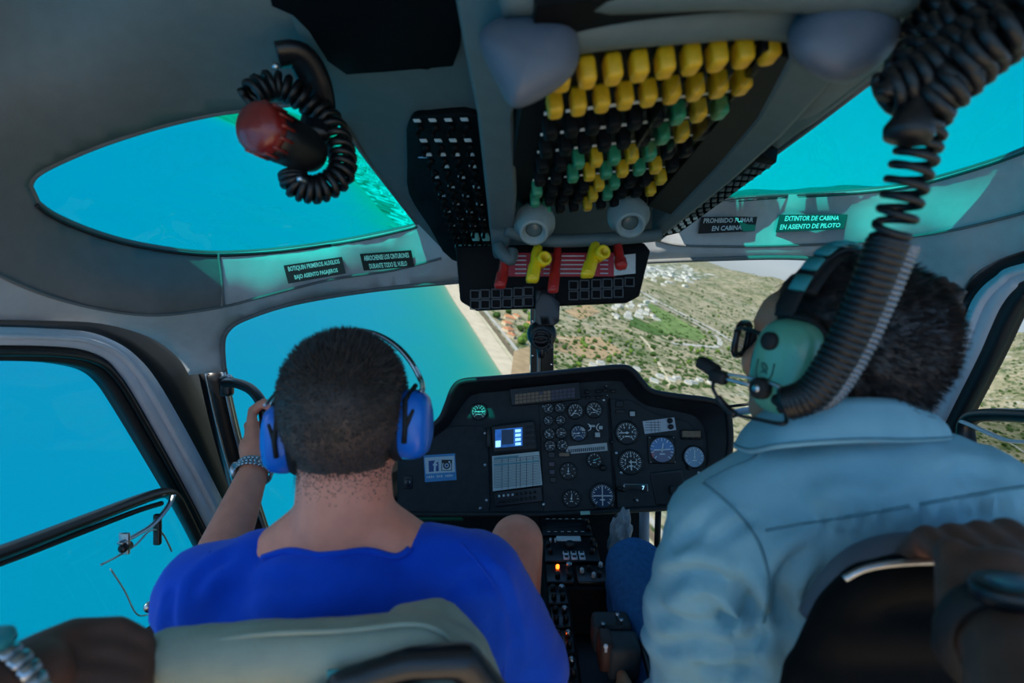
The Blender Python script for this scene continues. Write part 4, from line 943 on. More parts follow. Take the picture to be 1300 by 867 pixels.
# the blue and white sticker on the glove panel
st = thing('sticker', 'blue and white social network sticker on the black glove panel', 'sticker', fp(559, 594, .007))
def sq(q, o): return [fp(x, y, o) for x, y in q]
mk('backing', (sq([(538, 578), (578, 575.5), (580, 609), (540, 612)], .0072)+sq([(538, 578), (578, 575.5), (580, 609), (540, 612)], .0062), [(0, 1, 2, 3), (7, 6, 5, 4), (0, 4, 5, 1), (1, 5, 6, 2), (2, 6, 7, 3), (3, 7, 4, 0)]), 'sign_blue', st, smooth=False)
mk('upper_field', (sq([(539.5, 581), (577, 578.5), (578, 599), (541, 601.5)], .0075), [(0, 1, 2, 3)]), 'sign_pale', st, smooth=False)
mk('blue_square', (sq([(544.5, 585), (557, 584), (557.5, 598), (545, 599)], .0078), [(0, 1, 2, 3)]), 'sign_navy', st, smooth=False)
v, f = ptext('f', fp(552.8, 592, 0), .042, .0081, True); mk('letter', (v, f), 'sign_pale', st, smooth=False)
def ring(x, y, r0, r1, o, m, nm, par_, seg=28):
    a = disc(x, y, r0, o, seg)[0]; b = disc(x, y, r1, o, seg)[0]; return mk(nm, (a+b, [(i, (i+1) % seg, seg+(i+1) % seg, seg+i) for i in range(seg)]), m, par_, smooth=False)
u = px2m(590); ps = frame_box(fp(567.5, 590.5, .0076), PU, PV, PN, 6.6*u, 6.8*u, .0004, .25); mk('camera_square', ps, 'bezel', st)
mk('camera_body', frame_box(fp(567.5, 592.3, .0080), PU, PV, PN, 5.7*u, 4.2*u, .0003, .2), 'sign_pale', st); ring(567.5, 590.8, 4.4*u, 2.7*u, .0085, 'bezel', 'camera_ring', st); mk('camera_lens', disc(567.5, 590.8, 1.6*u, .0086), 'sign_navy', st, smooth=False)
mk('camera_window', plate(fp(571, 586.4), 1.2*u, 1.1*u, .0086), 'sign_pale', st, smooth=False)
mk('footer_letters', join(*[plate(fp(543+k*2.6, 605.5-k*.18), .0019, .0034 if k % 3 else .0022, .0078) for k in range(13) if k not in (4, 8)]), 'sign_pale', st, smooth=False)
# small fittings
cn = mk('socket_plate', frame_box(fp(518.5, 612, .008), PU, PV, PN, .012, .018, .003, .25), 'bezel', ip); mk('socket', frame_box(fp(518.5, 612, .011), PU, PV, PN, .005, .009, .003, .3), 'dial_black', cn); mk('socket_rim', lathe(fp(518.5, 612, .011), PN, [(.0072, 0), (.0072, .002)], 16), 'steel', cn)
slab('placard_plate', [(718, 567), (770, 562), (771, 572), (719, 576.5)], 'label_white', o=.007, t=.002, bev=0); slab('grey_plate', [(719, 561), (762, 557.5), (763, 563), (719.5, 566.5)], 'bezel', o=.007, t=.002, bev=0)
mk('plate_lettering', join(*[plate(fp(722+k*2.6, 572.5-k*.22), .0017, .0045, .0082) for k in range(18)]), 'paper_ink', ip, smooth=False)
tp = slab('tally_plate', [(815, 535), (855, 530), (857.5, 546), (818, 551)], 'door_grey', o=.008, t=.003, bev=0)
mk('plate_lines', join(*[plate(fp(826+k*4.4, 542-k*.5), .0006, .016, .0086) for k in range(3)]+[plate(fp(828, 536.5+k*3.2), .022, .0006, .0086) for k in range(4)]), 'bezel', tp, smooth=False)
for x, y in ((849, 534.5), (850, 542)): mk('rotary_knob', lathe(fp(x, y, .008), PN, [(.0075, 0), (.007, .009), (.004, .011)], 14), 'knob_black', tp)
g2 = mk('clock_window', frame_box(fp(876, 552, .008), PU, PV, PN, .030, .0135, .006, .45), 'bezel', ip); mk('clock_face', frame_box(fp(876, 551, .0135), PU, PV, PN, .026, .009, .002, .4), 'amber_cell', g2)
for k in range(3): mk('push_button', lathe(fp(869+k*7, 557, .013), PN, [(.0035, 0), (.003, .004)], 10), 'knob_black', g2)
for (x, y, w, h, m) in ((751, 541, 5, 2, 'label_white'), (740, 545, 3, 3, 'label_white'), (762, 543, 3, 3, 'label_white'), (758, 552, 4, 4, 'label_white'), (802, 525.5, 4, 4, 'label_white'), (787, 522.5, 6, 2.4, 'bezel'), (786, 513, 5, 4, 'bezel'), (716, 577, 8, 3, 'amber_cell'), (700, 577.5, 4.5, 4, 'bezel'), (700, 589, 4, 3.5, 'violet_cell'), (700.5, 599, 4, 3.5, 'violet_cell'), (702, 609, 4, 3.5, 'bezel'), (741, 649, 0.1, .1, 'bezel')):
    b_ = mk('indicator', frame_box(fp(x, y, .007), PU, PV, PN, w*px2m(y), h*px2m(y), .003, .25), 'bezel' if m != 'bezel' else 'knob_black', ip); mk('indicator_lens', plate(fp(x, y), w*.78*px2m(y), h*.7*px2m(y), .0103), m, b_, smooth=False)
for s_ in (-1, 1): mk('guard_horn', tube(cat_rom([fp(753+s_*7, 538, .006), fp(753+s_*4, 541, .012), fp(753+s_*4, 545, .012), fp(753+s_*7, 547, .006)], 4), .0015, 6), 'dial_white', ip)
rd = mk('radio_readout', frame_box(fp(806, 619, .008), PU, PV, PN, .034, .011, .006, .3), 'steel', ip); mk('readout_window', frame_box(fp(806, 619, .0135), PU, PV, PN, .031, .0085, .001, .2), 'dial_black', rd); mk('readout_digits', ptext('7', fp(815, 619, 0), .014, .0149, True), 'screen_cyan', rd, smooth=False)
mk('volume_knob', lathe(fp(790, 621, .008), PN, [(.007, 0), (.0065, .014), (.004, .016)], 14), 'knob_black', ip); mk('volume_knob', lathe(fp(785, 620, .008), PN, [(.0055, 0), (.005, .012), (.003, .014)], 14), 'knob_black', ip)
mk('toggle', lathe(fp(806, 634, .006), PN, [(.006, 0), (.003, .004), (.0025, .018), (.004, .023)], 10), 'steel', ip); mk('knob', lathe(fp(765, 594, .006), PN, [(.009, 0), (.008, .012), (.005, .014)], 14), 'knob_black', ip); mk('knob', lathe(fp(776, 561, .006), PN, [(.006, 0), (.0055, .01)], 14), 'bezel', ip)
rc = slab('recess_frame', [(824, 600), (866, 595), (872, 640), (832, 641)], 'black_satin', o=.008, t=.006, bev=.003); slab('recess', [(827, 603), (864, 599), (868, 637), (834, 638)], 'rubber', rc, o=.0088, t=.002, bev=0)
mk('recess_handle', frame_box(fp(858, 622, .014), PU, PV, PN, .02, .012, .006, .3), 'panel_face', rc)
for x, y in ((512, 580), (616, 550), (616, 590), (618, 635), (610, 645), (690, 516), (766, 508), (690, 640), (776, 640), (886, 600), (788, 600), (782, 575)): mk('screw', lathe(fp(x, y, .007), PN, [(.0045, 0), (.004, .002), (.001, .0022)], 12), 'steel', ip)
slab('lettered_tag', [(736, 648.5), (748, 648), (748.5, 652.5), (736.5, 653)], 'key_lit', o=.013, t=.004, bev=0)
# wiper boss seen past the hood
ws = thing('wiper_arm', 'grey wiper shaft outside the windshield beside the panel hood', 'wiper', P(950, 520, 1.75)); mk('arm', tube(cat_rom([P(905, 531, 2.05), P(935, 524, 2.0), P(965, 519, 1.96), (P(1010, 516, 1.92))], 4), .013, 10), 'door_grey', ws); mk('blade', tube([P(918, 517, 2.0), P(950, 513, 1.98), P(985, 514, 1.94)], .005, 8), 'rubber', ws)
# ================================================================== CENTRE PEDESTAL
pd = thing('centre_pedestal', 'black centre pedestal of radios running aft between the two seats', 'pedestal', (.14, 1.25, 0))
A0, A1 = Vector((.075, 1.52, CZ-.475)), Vector((.205, 1.52, CZ-.475)); B0, B1 = Vector((.075, 1.0, CZ-.605)), Vector((.215, 1.0, CZ-.605))
TU = X.copy(); TV = (A0-B0).normalized(); TN = TU.cross(TV); TN = TN if TN.z > 0 else -TN
def tp_(a, b, o=0.): return A0.lerp(A1, a).lerp(B0.lerp(B1, a), b)+TN*o
def pedbox(name, quad, m, depth=.5, bev=.003, parent=pd):
    q = [tp_(*p) for p in quad]; lo = [Vector((p.x, p.y, max(.02, p.z-depth))) for p in q]; n = len(q)
    ob = mk(name, (q+lo, [tuple(range(n)), tuple(range(2*n-1, n-1, -1))]+[(i, (i+1) % n, n+(i+1) % n, n+i) for i in range(n)]), m, parent, smooth=False)
    md = ob.modifiers.new('b', 'BEVEL'); md.width = bev; md.segments = 2; md.limit_method = 'ANGLE'; return bake(ob)
pedbox('body', [(-.02, -.02), (1.02, -.02), (1.14, .46), (1.16, .52), (.36, .52), (.34, 1.3), (-.02, 1.3)], 'panel_black')
pedbox('well_wall', [(1.16, .52), (1.40, .52), (1.46, 1.3), (1.30, 1.3)], 'panel_black'); pedbox('well_floor', [(.34, .52), (1.3, .52), (1.3, 1.3), (.34, 1.3)], 'rubber').location = (0, 0, -.10)
def mod(a0, b0, a1, b1, m='dial_black', h=.006, name='radio'): return mk(name, frame_box(tp_((a0+a1)/2, (b0+b1)/2, h/2), TU, TV, TN, (a1-a0)/2*.132, (b1-b0)/2*.535, h, .2), m, pd)
def kn(a, b, par_, r=.006, h=.014, m='knob_black', nm='knob'): return mk(nm, lathe(tp_(a, b, .008), TN, [(r, 0), (r*.95, h*.8), (r*.7, h)], 14), m, par_)
def tpl(a, b, w, h, o): c = tp_(a, b, o); return [c-TU*w-TV*h, c+TU*w-TV*h, c+TU*w+TV*h, c-TU*w+TV*h], [(0, 1, 2, 3)]
r1 = mod(.02, .02, .98, .16); mk('display', frame_box(tp_(.45, .09, .009), TU, TV, TN, .045, .018, .001, .2), 'bezel', r1)
mk('key_labels', join(*[tpl(.14+k*.13, b, .004, .0016, .0128) for k in range(6) for b in (.035, .145)]), 'label_white', r1, smooth=False); kn(.92, .06, r1); kn(.92, .12, r1)
r2 = mod(.02, .18, 1.0, .36); mk('white_label', frame_box(tp_(.5, .195, .010), TU, TV, TN, .030, .010, .001, .1), 'label_white', r2)
for i in range(3):
    for j in range(2): mk('key', frame_box(tp_(.40+i*.14, .31+j*.032, .010), TU, TV, TN, .007, .0065, .004, .3), 'door_grey', r2); 
for i in range(3):
    for j in range(2): mk('key_top', tpl(.40+i*.14, .31+j*.032, .0045, .004, .0144), 'knob_black', r2, smooth=False)
for a, b in ((.15, .22), (.24, .22)): kn(a, b, r2, .003, .012, 'label_white', 'toggle')
for a, b in ((.92, .22), (.12, .30), (.88, .30), (.95, .26), (.10, .25)): kn(a, b, r2)
kn(.5, .25, r2, .012, .012)
r3 = mod(.02, .38, .48, .50, name='switch_panel'); mk('orange_lamp', lathe(tp_(.22, .41, .008), TN, [(.004, 0), (.004, .008), (.002, .01)], 12), 'lamp_orange', r3); kn(.42, .40, r3, .007, .012, 'steel'); kn(.2, .47, r3); kn(.4, .47, r3)
r4 = mod(.52, .39, 1.10, .50, name='switch_panel')
for a, b, m in ((.62, .44, 'label_white'), (.96, .40, 'label_white'), (.8, .47, 'label_white'), (.75, .42, 'knob_black'), (.9, .46, 'knob_black')): kn(a, b, r4, .005, .012, m)
for k in range(6):
    b0 = .52+k*.125; rk = mod(.02, b0, .32, b0+.11, name='switch_panel')
    for a, b in ((.10, .03), (.24, .03), (.10, .08), (.24, .08)): kn(a, b0+b, rk, .006, .014, 'steel' if (a > .2 and b < .05) else 'knob_black')
    mk('legend', join(*[tpl(.17, b0+.02+.03*j, .012, .0012, .0068) for j in range(3)]), 'label_white', rk, smooth=False)
    if k == 2: mk('orange_lamp', lathe(tp_(.10, b0+.055, .010), TN, [(.004, 0), (.004, .008), (.002, .01)], 12), 'lamp_orange', rk)
# the small control box in the well beside the pedestal
cb = thing('control_box', 'small black switch box in the dark well beside the pedestal', 'control box', P(780, 810, 1.06)); WN = TN
def cbx(nm, x, y, d, a, b, c_, m, par_, bev=.2): return mk(nm, frame_box(P(x, y, d), TU, TV, TN, a, b, c_, bev), m, par_)
b1_ = cbx('upper_box', 775, 802, 1.05, .035, .022, .03, 'panel_face', cb); b2_ = cbx('lower_box', 790, 832, 1.0, .028, .025, .035, 'panel_face', cb)
mat('guard_brown', (60, 34, 30), .6); cbx('guard', 768, 825, 1.0, .012, .022, .03, 'guard_brown', cb, .3); cbx('guard_lever', 768, 818, .985, .004, .012, .008, 'door_grey', cb, .3)
for x, y in ((788, 800), (783, 793), (765, 805)): mk('toggle', lathe(P(x, y, 1.03), TN, [(.005, -.01), (.003, 0), (.003, .02), (.004, .024)], 10), 'steel', cb)
mk('side_cable', tube(cat_rom([P(793, 772, 1.1), P(800, 785, 1.08), P(810, 808, 1.03), P(818, 830, 1.0), P(826, 860, .95)], 5), .006, 8), 'cord_black', cb)
# crumpled clear bag and the yaw pedal beneath the panel
mat('bag_film', (150, 160, 168), .25, var=.3, scale=30, bump=.4, bscale=60)
bg_ = ball((0, 0, 0), 1, 4); bv = []
for p in bg_[0]:
    s = 1+.28*fbm(p*2.2, 3); bv.append(P(787, 683, 1.5)+Vector((p.x*.028*s+p.z*.012, p.y*.025*s, p.z*.075*s)))
o = mk('plastic_bag', (bv, bg_[1]), 'bag_film', smooth=.4); tag(o, 'crumpled clear plastic bag tucked beside the pedestal', 'bag')
yp = thing('yaw_pedal', 'round black pedal adjuster under the panel beside the bag', 'pedal', P(786, 663, 1.6)); mk('wheel', lathe(P(788, 660, 1.66), -Y, [(.022, 0), (.022, .012), (.016, .014), (.015, .008)], 24), 'black_satin', yp); mk('wheel_boss', lathe(P(788, 660, 1.655), -Y, [(.009, 0), (.008, .018), (.003, .02)], 14), 'steel', yp); mk('pedal_stem', frame_box(P(790, 680, 1.72), X, Z, Y, .012, .08, .01, .2), 'black_satin', yp)
mk('wall_front', join(tube([P(818, 640, 1.78), P(818, 700, 1.78)], .016, 12)), 'door_grey', kind='structure'); mk('wall_front', tube([P(836, 640, 1.8), P(834, 700, 1.8)], .010, 12), 'rubber', kind='structure')
# ================================================================== PEOPLE
from mathutils.bvhtree import BVHTree
mat('skin_pink', (250, 150, 120), .55, var=.08, scale=40, bump=.15, bscale=300); mat('skin_tan', (188, 134, 106), .55, var=.1, scale=40, bump=.15, bscale=300); mat('skin_brown', (88, 58, 46), .6, var=.12, scale=40, bump=.15, bscale=300)
mat('hair_dark', (44, 36, 32), .6, var=.35, scale=120); mat('hair_mid', (62, 48, 41), .6, var=.3, scale=120); mat('hair_fade', (92, 68, 56), .65, var=.3, scale=120); mat('hair_brown', (40, 32, 32), .5, var=.35, scale=90)
mat('shirt_blue', (6, 76, 205), .85, var=.07, scale=30, bump=.35, bscale=900, spec=.15, sheen=.15); mat('shirt_pale', (134, 178, 192), .85, var=.05, scale=30, bump=.35, bscale=900, spec=.15); mat('shirt_seam', (96, 138, 150), .85, spec=.15)
mat('denim', (44, 98, 152), .9, var=.15, scale=120, bump=.5, bscale=700, spec=.15); mat('shorts_navy', (26, 40, 70), .9, var=.1, spec=.15); mat('shoe_dark', (30, 28, 28), .7, var=.1)
mat('muff_blue', (18, 108, 208), .35, var=.05, scale=20, coat=.3); mat('muff_green', (92, 160, 134), .35, var=.07, scale=25, coat=.4); mat('pad_black', (16, 17, 19), .7, var=.15)
mat('leather_green', (150, 156, 138), .55, var=.08, scale=25, bump=.3, bscale=250); mat('cyan_glint_tag', (46, 140, 142), .5, var=.1)  # cyan for painted glints on headband and wrists, and the seat tag
def capsule(a, ra, b, rb, segs=14, rings=5):
    a, b = Vector(a), Vector(b); ax = (b-a); L = ax.length
    if L < 1e-6: return ball(a, ra, 2)
    pr = [(ra*math.sin(math.pi/2*k/rings)+1e-5, -ra*math.cos(math.pi/2*k/rings)) for k in range(rings+1)]+[(rb*math.cos(math.pi/2*k/rings)+1e-5, L+rb*math.sin(math.pi/2*k/rings)) for k in range(rings+1)]
    return lathe(a, ax, pr, segs)
def chain(pts, rs):
    return [capsule(pts[i], rs[i], pts[i+1], rs[i+1]) for i in range(len(pts)-1)]
def blob(name, vfs, m, parent, voxel=.008, it=6, fac=.5, disp=None):
    o = mk(name, join(*vfs), m, parent)
    r = o.modifiers.new('r', 'REMESH'); r.mode = 'VOXEL'; r.voxel_size = voxel
    s = o.modifiers.new('s', 'SMOOTH'); s.iterations = it; s.factor = fac
    bake(o); me = o.data
    if not me.materials: me.materials.append(MATS[m])
    if disp:
        nv = [v.normal.copy() for v in me.vertices]
        for v, n in zip(me.vertices, nv): v.co += n*disp(v.co)
    me.polygons.foreach_set('use_smooth', [True]*len(me.polygons)); me.update(); return o
def bvh_of(*obs):
    V, Fc = [], []
    for o in obs:
        n = len(V); V += [v.co.copy() for v in o.data.vertices]; Fc += [tuple(i+n for i in p.vertices) for p in o.data.polygons]
    return BVHTree.FromPolygons(V, Fc)
CAMP = Vector((0, 0, CZ))
def drape(pix, bvh, lift=.001, n=8):
    out = []
    for x, y in smooth2(pix, n):
        d = (P(x, y, 1)-CAMP).normalized(); h = bvh.ray_cast(CAMP, d)
        if h[0] is not None: out.append(h[0]+h[1]*lift*(1 if h[1].dot(d) < 0 else -1))
    return out
def hair(name, body, region, m, parent, n, length, flow, width=.0009, lift=.0015, jit=.35, segs=2, base=None, fade=None, m2=None, m3=None):
    me = body.data; V, Fc, idx, MI = [], [], {}, []
    for p in me.polygons:
        if region(p.center) > .8 and (base is None or base(p.center)):
            f = []
            for i in p.vertices:
                if i not in idx: v = me.vertices[i]; idx[i] = len(V); V.append(v.co+v.normal*lift*(.6+1.6*abs(fbm(v.co*60, 2))))
                f.append(idx[i])
            Fc.append(tuple(f))
    MI = [0]*len(Fc)
    if fade is not None:
        for k, f in enumerate(Fc):
            q = V[f[0]]; t = fade(q)+.22*fbm(q*70, 3); MI[k] = 0 if t < .28 else (2 if t < .62 else 1)
    fs = [(p.center.copy(), p.normal.copy(), region(p.center), p.area) for p in me.polygons if region(p.center) > 0]
    tot = sum(f[3]*f[2] for f in fs); rr = random.Random(5); cum = []; s = 0
    for f in fs: s += f[3]*f[2]; cum.append(s)
    import bisect
    for _ in range(n):
        f = fs[min(len(fs)-1, bisect.bisect(cum, rr.random()*s))]; c, nn, rg = f[0], f[1], f[2]
        c = c+Vector((rr.uniform(-1, 1), rr.uniform(-1, 1), rr.uniform(-1, 1)))*.003
        L = length(c)*(.5+.5*rg)*rr.uniform(.7, 1.2); d = (flow(c, nn)+Vector((rr.gauss(0, 1), rr.gauss(0, 1), rr.gauss(0, 1)))*jit).normalized()
        d = (d-nn*min(0, d.dot(nn))).normalized(); sd = d.cross(nn); sd = sd.normalized() if sd.length > 1e-4 else X
        i0 = len(V); p = c+nn*lift*.5
        for k in range(segs+1):
            w = width*(1-k/segs*.85); V += [p-sd*w, p+sd*w]; p = p+(d+nn*(.35-.5*k/segs)).normalized()*L/segs
        MI += [0 if fade is None or rr.random() > fade(c)*.8 else 2]*segs
        for k in range(segs): Fc.append((i0+2*k, i0+2*k+1, i0+2*k+3, i0+2*k+2))
    me2 = bpy.data.meshes.new(name); me2.from_pydata([tuple(v) for v in V], [], Fc); me2.materials.append(MATS[m])
    if m2: me2.materials.append(MATS[m2])
    if m3: me2.materials.append(MATS[m3])
    me2.polygons.foreach_set('material_index', MI); me2.shade_smooth()
    o = bpy.data.objects.new(name, me2); COL.objects.link(o); par(o, parent); return o
def head_parts(C, f, s, u, w=1.):
    """cranium, face, jaw, nose, brow, lips, ears around centre C (f forward, s the person's left, u up)"""
    E = lambda c, r: ball(C+f*c[0]+s*c[1]+u*c[2], r, 3, (f, s, u))
    o = [E((-.012, 0, .012), (.098, .077*w, .094)), E((.03, 0, -.045), (.062, .060*w, .075)), E((.055, 0, -.09), (.036, .038, .032)), E((.060, 0, .02), (.038, .056, .045)),
         E((.094, 0, -.030), (.018, .012, .020)), E((.088, 0, -.008), (.012, .009, .028)), E((.086, 0, -.066), (.014, .024, .008)), E((.084, 0, -.078), (.012, .020, .007)), E((.085, 0, .012), (.012, .046, .010))]
    for k in (-1, 1): o += [E((-.002, .080*k*w, -.022), (.020, .010, .034)), E((.064, .04*k, -.035), (.028, .022, .026))]
    return o
# ---------------------------------------------------------------- passenger in the blue shirt
m1 = thing('person', 'person in a blue t-shirt and ear defenders holding the grab handle', 'person', (-.22, .8, .3))
C1 = P(442, 526, .775); f1 = Vector((.03, 1, -.05)).normalized(); s1 = Vector((-1, .03, 0)).normalized(); u1 = s1.cross(f1); u1 = u1 if u1.z > 0 else -u1
head = head_parts(C1+Vector((0, -.005, .004)), f1, s1, u1, 1.06)
neck = chain([P(438, 575, .775), P(438, 632, .768), P(437, 668, .764)], [.062, .065, .067])
traps = chain([P(415, 672, .765), P(345, 722, .765), P(270, 762, .77)], [.052, .048, .05])+chain([P(462, 672, .765), P(535, 718, .765), P(603, 745, .765)], [.052, .048, .05])
ShL, ElL, WrL = P(262, 755, .77), P(262, 752, 1.0), P(325, 592, 1.22)
ShR, ElR = P(602, 735, .765), P(684, 868, .84)
WrR = Vector((.02, 1.06, CZ-.52))
torso = [ball(P(432, 838, .79), (.182, .112, .172), 3), ball(Vector((-.22, .83, CZ-.60)), (.175, .125, .22), 3), ball(Vector((-.22, .86, CZ-.78)), (.18, .14, .12), 3)]
armL = chain([ShL, ElL], [.052, .043])+chain([ElL, ElL.lerp(WrL, .3), WrL], [.044, .046, .029])
armR = chain([ShR, ElR], [.052, .043])+chain([ElR, ElR.lerp(WrR, .3), WrR], [.044, .044, .03])
def hand(W, K, side, grip, spread=.021, r=.0095, thumb=None):
    """palm from wrist W to knuckle centre K; grip(i,k): list of joints of finger i"""
    o = chain([W, W.lerp(K, .5)], [.029, .030]); d = (K-W).normalized()
    for i in range(4):
        kn_ = K+side*(i-1.5)*spread*.95; o += chain([W.lerp(K, .25)+side*(i-1.5)*spread*.55, kn_], [.018, .0125])
        pts = [kn_]+grip(i, kn_); o += chain(pts, [.0118, r*1.05, r, r*.86][:len(pts)])
    if thumb: o += chain(thumb, [.016, .0125, .0105, .009][:len(thumb)])
    return o
KL = P(318, 549, 1.27)
def gripL(i, kn_):
    y = 531+i*12
    if i == 0: return [P(321, 521, 1.295), P(335, 511, 1.288), P(347, 521, 1.285)]
    return [P(315+i*.5, y-3, 1.332), P(338, y-3, 1.350), P(347, y, 1.315)]
handL = hand(WrL.lerp(KL, .12), KL, Vector((-.1, 0, -1)), gripL, .0215, .0115, [P(336, 580, 1.22), P(349, 562, 1.235), P(350, 540, 1.255), P(344, 524, 1.275)])
KR = WrR+Vector((-.01, .085, -.01))
handR = hand(WrR, KR, Vector((1, 0, 0)), lambda i, k: [k+Vector((0, .04, -.012)), k+Vector((0, .058, -.035)), k+Vector((0, .05, -.055))], .021, .0095, [WrR+Vector((-.02, .03, 0)), WrR+Vector((-.045, .06, -.01)), WrR+Vector((-.05, .085, -.02))])
KnR, KnL = P(656, 688, 1.14), Vector((-.45, 1.15, CZ-.52)); HpR, HpL = Vector((-.13, .85, .36)), Vector((-.31, .85, .36))
legs = []
for hp_, kn_, ft in ((HpR, KnR, Vector((-.02, 1.32, .07))), (HpL, KnL, Vector((-.42, 1.30, .07)))):
    legs += chain([hp_, hp_.lerp(kn_, .55), kn_], [.088, .074, .054])+chain([kn_, kn_.lerp(ft, .35), ft], [.054, .056, .038])+chain([ft, ft+Vector((0, .13, -.025))], [.036, .028])
b1 = blob('body', head+neck+traps+torso+armL+armR+handL+handR+legs, 'skin_pink', m1, .0065, 5)
fold1 = lambda p: .0045*fbm((p.x*9+p.z*6, p.y*8, p.z*5-p.x*7), 3)+.004*max(0, fbm((p.x*14-p.z*16, p.y*6, 3), 2))
g = .012
shirtv = [ball(P(434, 742, .765), (.128, .110, .080), 3), ball(P(432, 822, .79), (.200, .130, .190), 3), ball(Vector((-.22, .83, CZ-.60)), (.192, .142, .23), 3)]+chain([P(350, 716, .765), P(326, 724, .765), P(268, 752, .765)], [.045, .052, .064])+chain([P(516, 710, .765), P(545, 712, .765), P(603, 735, .762)], [.045, .053, .064])
shirtv += chain([ShL, ShL.lerp(ElL, .75)], [.067, .066])+chain([ShR, ShR.lerp(ElR, .8)], [.068, .064])+chain([ShL, P(255, 850, .80)], [.060, .05])
t1 = blob('t_shirt', shirtv, 'shirt_blue', m1, .0075, 7, .5, fold1)
bt = bvh_of(t1); bb_ = bvh_of(b1)
def edge_of(bs_, bk_, x0, x1, y0, y1, step=6):
    """where the cloth ends and the skin begins, seen along the back of the neck"""
    out = []
    for x in range(x0, x1, step):
        for y in range(y0, y1, -2):
            d = (P(x, y, 1)-CAMP).normalized(); a = bs_.ray_cast(CAMP, d); c = bk_.ray_cast(CAMP, d)
            if a[0] is not None and (c[0] is None or a[3] < c[3]): last = (a[0], y); continue
            if c[0] is not None and y < y0-4: out.append(c[0]+c[1]*.001)
            break
    return out
cl_ = edge_of(bt, bb_, 334, 524, 760, 600)
if len(cl_) > 6:
    for _ in range(3): cl_ = [cl_[0]]+[(p+q+r)/3 for p, q, r in zip(cl_[:-2], cl_[1:-1], cl_[2:])]+[cl_[-1]]
    mk('collar', tube(cl_, .0062, 8, flat=.7), 'shirt_blue', t1)
sm_ = drape([(268, 700), (236, 740), (226, 800), (236, 860)], bt, .0005)
if len(sm_) > 3: mk('sleeve_seam', tube(sm_, .0018, 6), 'shirt_blue', t1)
sm_ = drape([(585, 690), (628, 745), (640, 810), (640, 866)], bt, .0005)
if len(sm_) > 3: mk('sleeve_seam', tube(sm_, .0018, 6), 'shirt_blue', t1)
blob('shorts', chain([HpR, HpR.lerp(KnR, .5)], [.102, .09])+chain([HpL, HpL.lerp(KnL, .55)], [.102, .09])+[ball(Vector((-.22, .86, CZ-.78)), (.195, .155, .125), 3)], 'shorts_navy', m1, .01, 5)
hc = C1
def reg1(p):
    d = p-hc
    if d.length > .16: return 0
    t = ss(-.03, .07, d.y); z0 = -.082*(1-t)+.055*t; return ss(z0-.03, z0+.035, d.z)
hair('hair', b1, reg1, 'hair_dark', m1, 26000, lambda p: .0025+.007*ss(.02, .09, (p-hc).z), lambda p, n: n*.9+Vector((0, .35, .25-.8*ss(.05, -.08, (p-hc).z))), .0007, .0012, .3, 2, None, lambda p: ss(.075, -.075, (p-hc).z), 'hair_fade', 'hair_mid')
# blue ear defenders
ed = thing('ear_defenders', 'blue ear defenders with a black wire headband on the blue shirted person', 'ear defenders', C1)
for k, (x, y, d, tilt) in enumerate(((357, 556, .765, -.10), (526, 538, .765, .06))):
    sg = -1 if k == 0 else 1; ax = Vector((sg, -.10, 0)).normalized(); c = P(x, y, d); up = Vector((tilt*.8, 0, 1)).normalized(); sd = ax.cross(up).normalized(); up = sd.cross(ax)
    prof = [(.90, -.018), (1.0, -.012), (1.0, .0), (.95, .010), (.80, .018), (.5, .0225), (.15, .024)]; V, Fc = [], []; N = 32
    for r, h in prof:
        for i in range(N): a = 2*math.pi*i/N; V.append(c+ax*h+sd*math.copysign(abs(math.cos(a))**.8, math.cos(a))*.034*r+up*math.copysign(abs(math.sin(a))**.8, math.sin(a))*.047*r)
    for j in range(len(prof)-1):
        for i in range(N): Fc.append((j*N+i, j*N+(i+1) % N, (j+1)*N+(i+1) % N, (j+1)*N+i))
    Fc.append(tuple(range(N))); Fc.append(tuple((len(prof)-1)*N+i for i in range(N)))
    cup = mk('ear_cup', (V, Fc), 'muff_blue', ed)
    mk('ear_cushion', tube([c-ax*.022+sd*math.cos(a)*.027+up*math.sin(a)*.040 for a in [2*math.pi*i/32 for i in range(32)]], .0105, 10, True), 'pad_black', ed)
    bk_ = sd if sd.y < 0 else -sd; mk('yoke', join(tube([c+ax*.002+up*.052, c-ax*.004+up*.035+bk_*.030, c-ax*.002+bk_*.037, c-ax*.004-up*.02+bk_*.035], .0034, 6), tube([c+ax*.010+up*.047, c+ax*.006+up*.02+bk_*.030, c-ax*.002+bk_*.037], .003, 6)), 'pad_black', ed)
hbp = [P(352, 556, .765)+Vector((-.010, -.006, .045))]+[C1+Vector((.105*math.cos(a)*-1, .03, .0))+Vector((0, 0, .128*math.sin(a)-.012)) for a in [math.pi*k/14 for k in range(2, 13)]]+[P(526, 538, .765)+Vector((.012, -.006, .045))]
hbp = cat_rom(hbp, 5)
mk('headband', join(tube([p+Y*.010 for p in hbp], .0024, 7), tube([p-Y*.010 for p in hbp], .0024, 7)), 'steel', ed)
mk('headband_pad', tube(hbp[14:-9], .0055, 8, flat=.5), 'pad_black', ed)
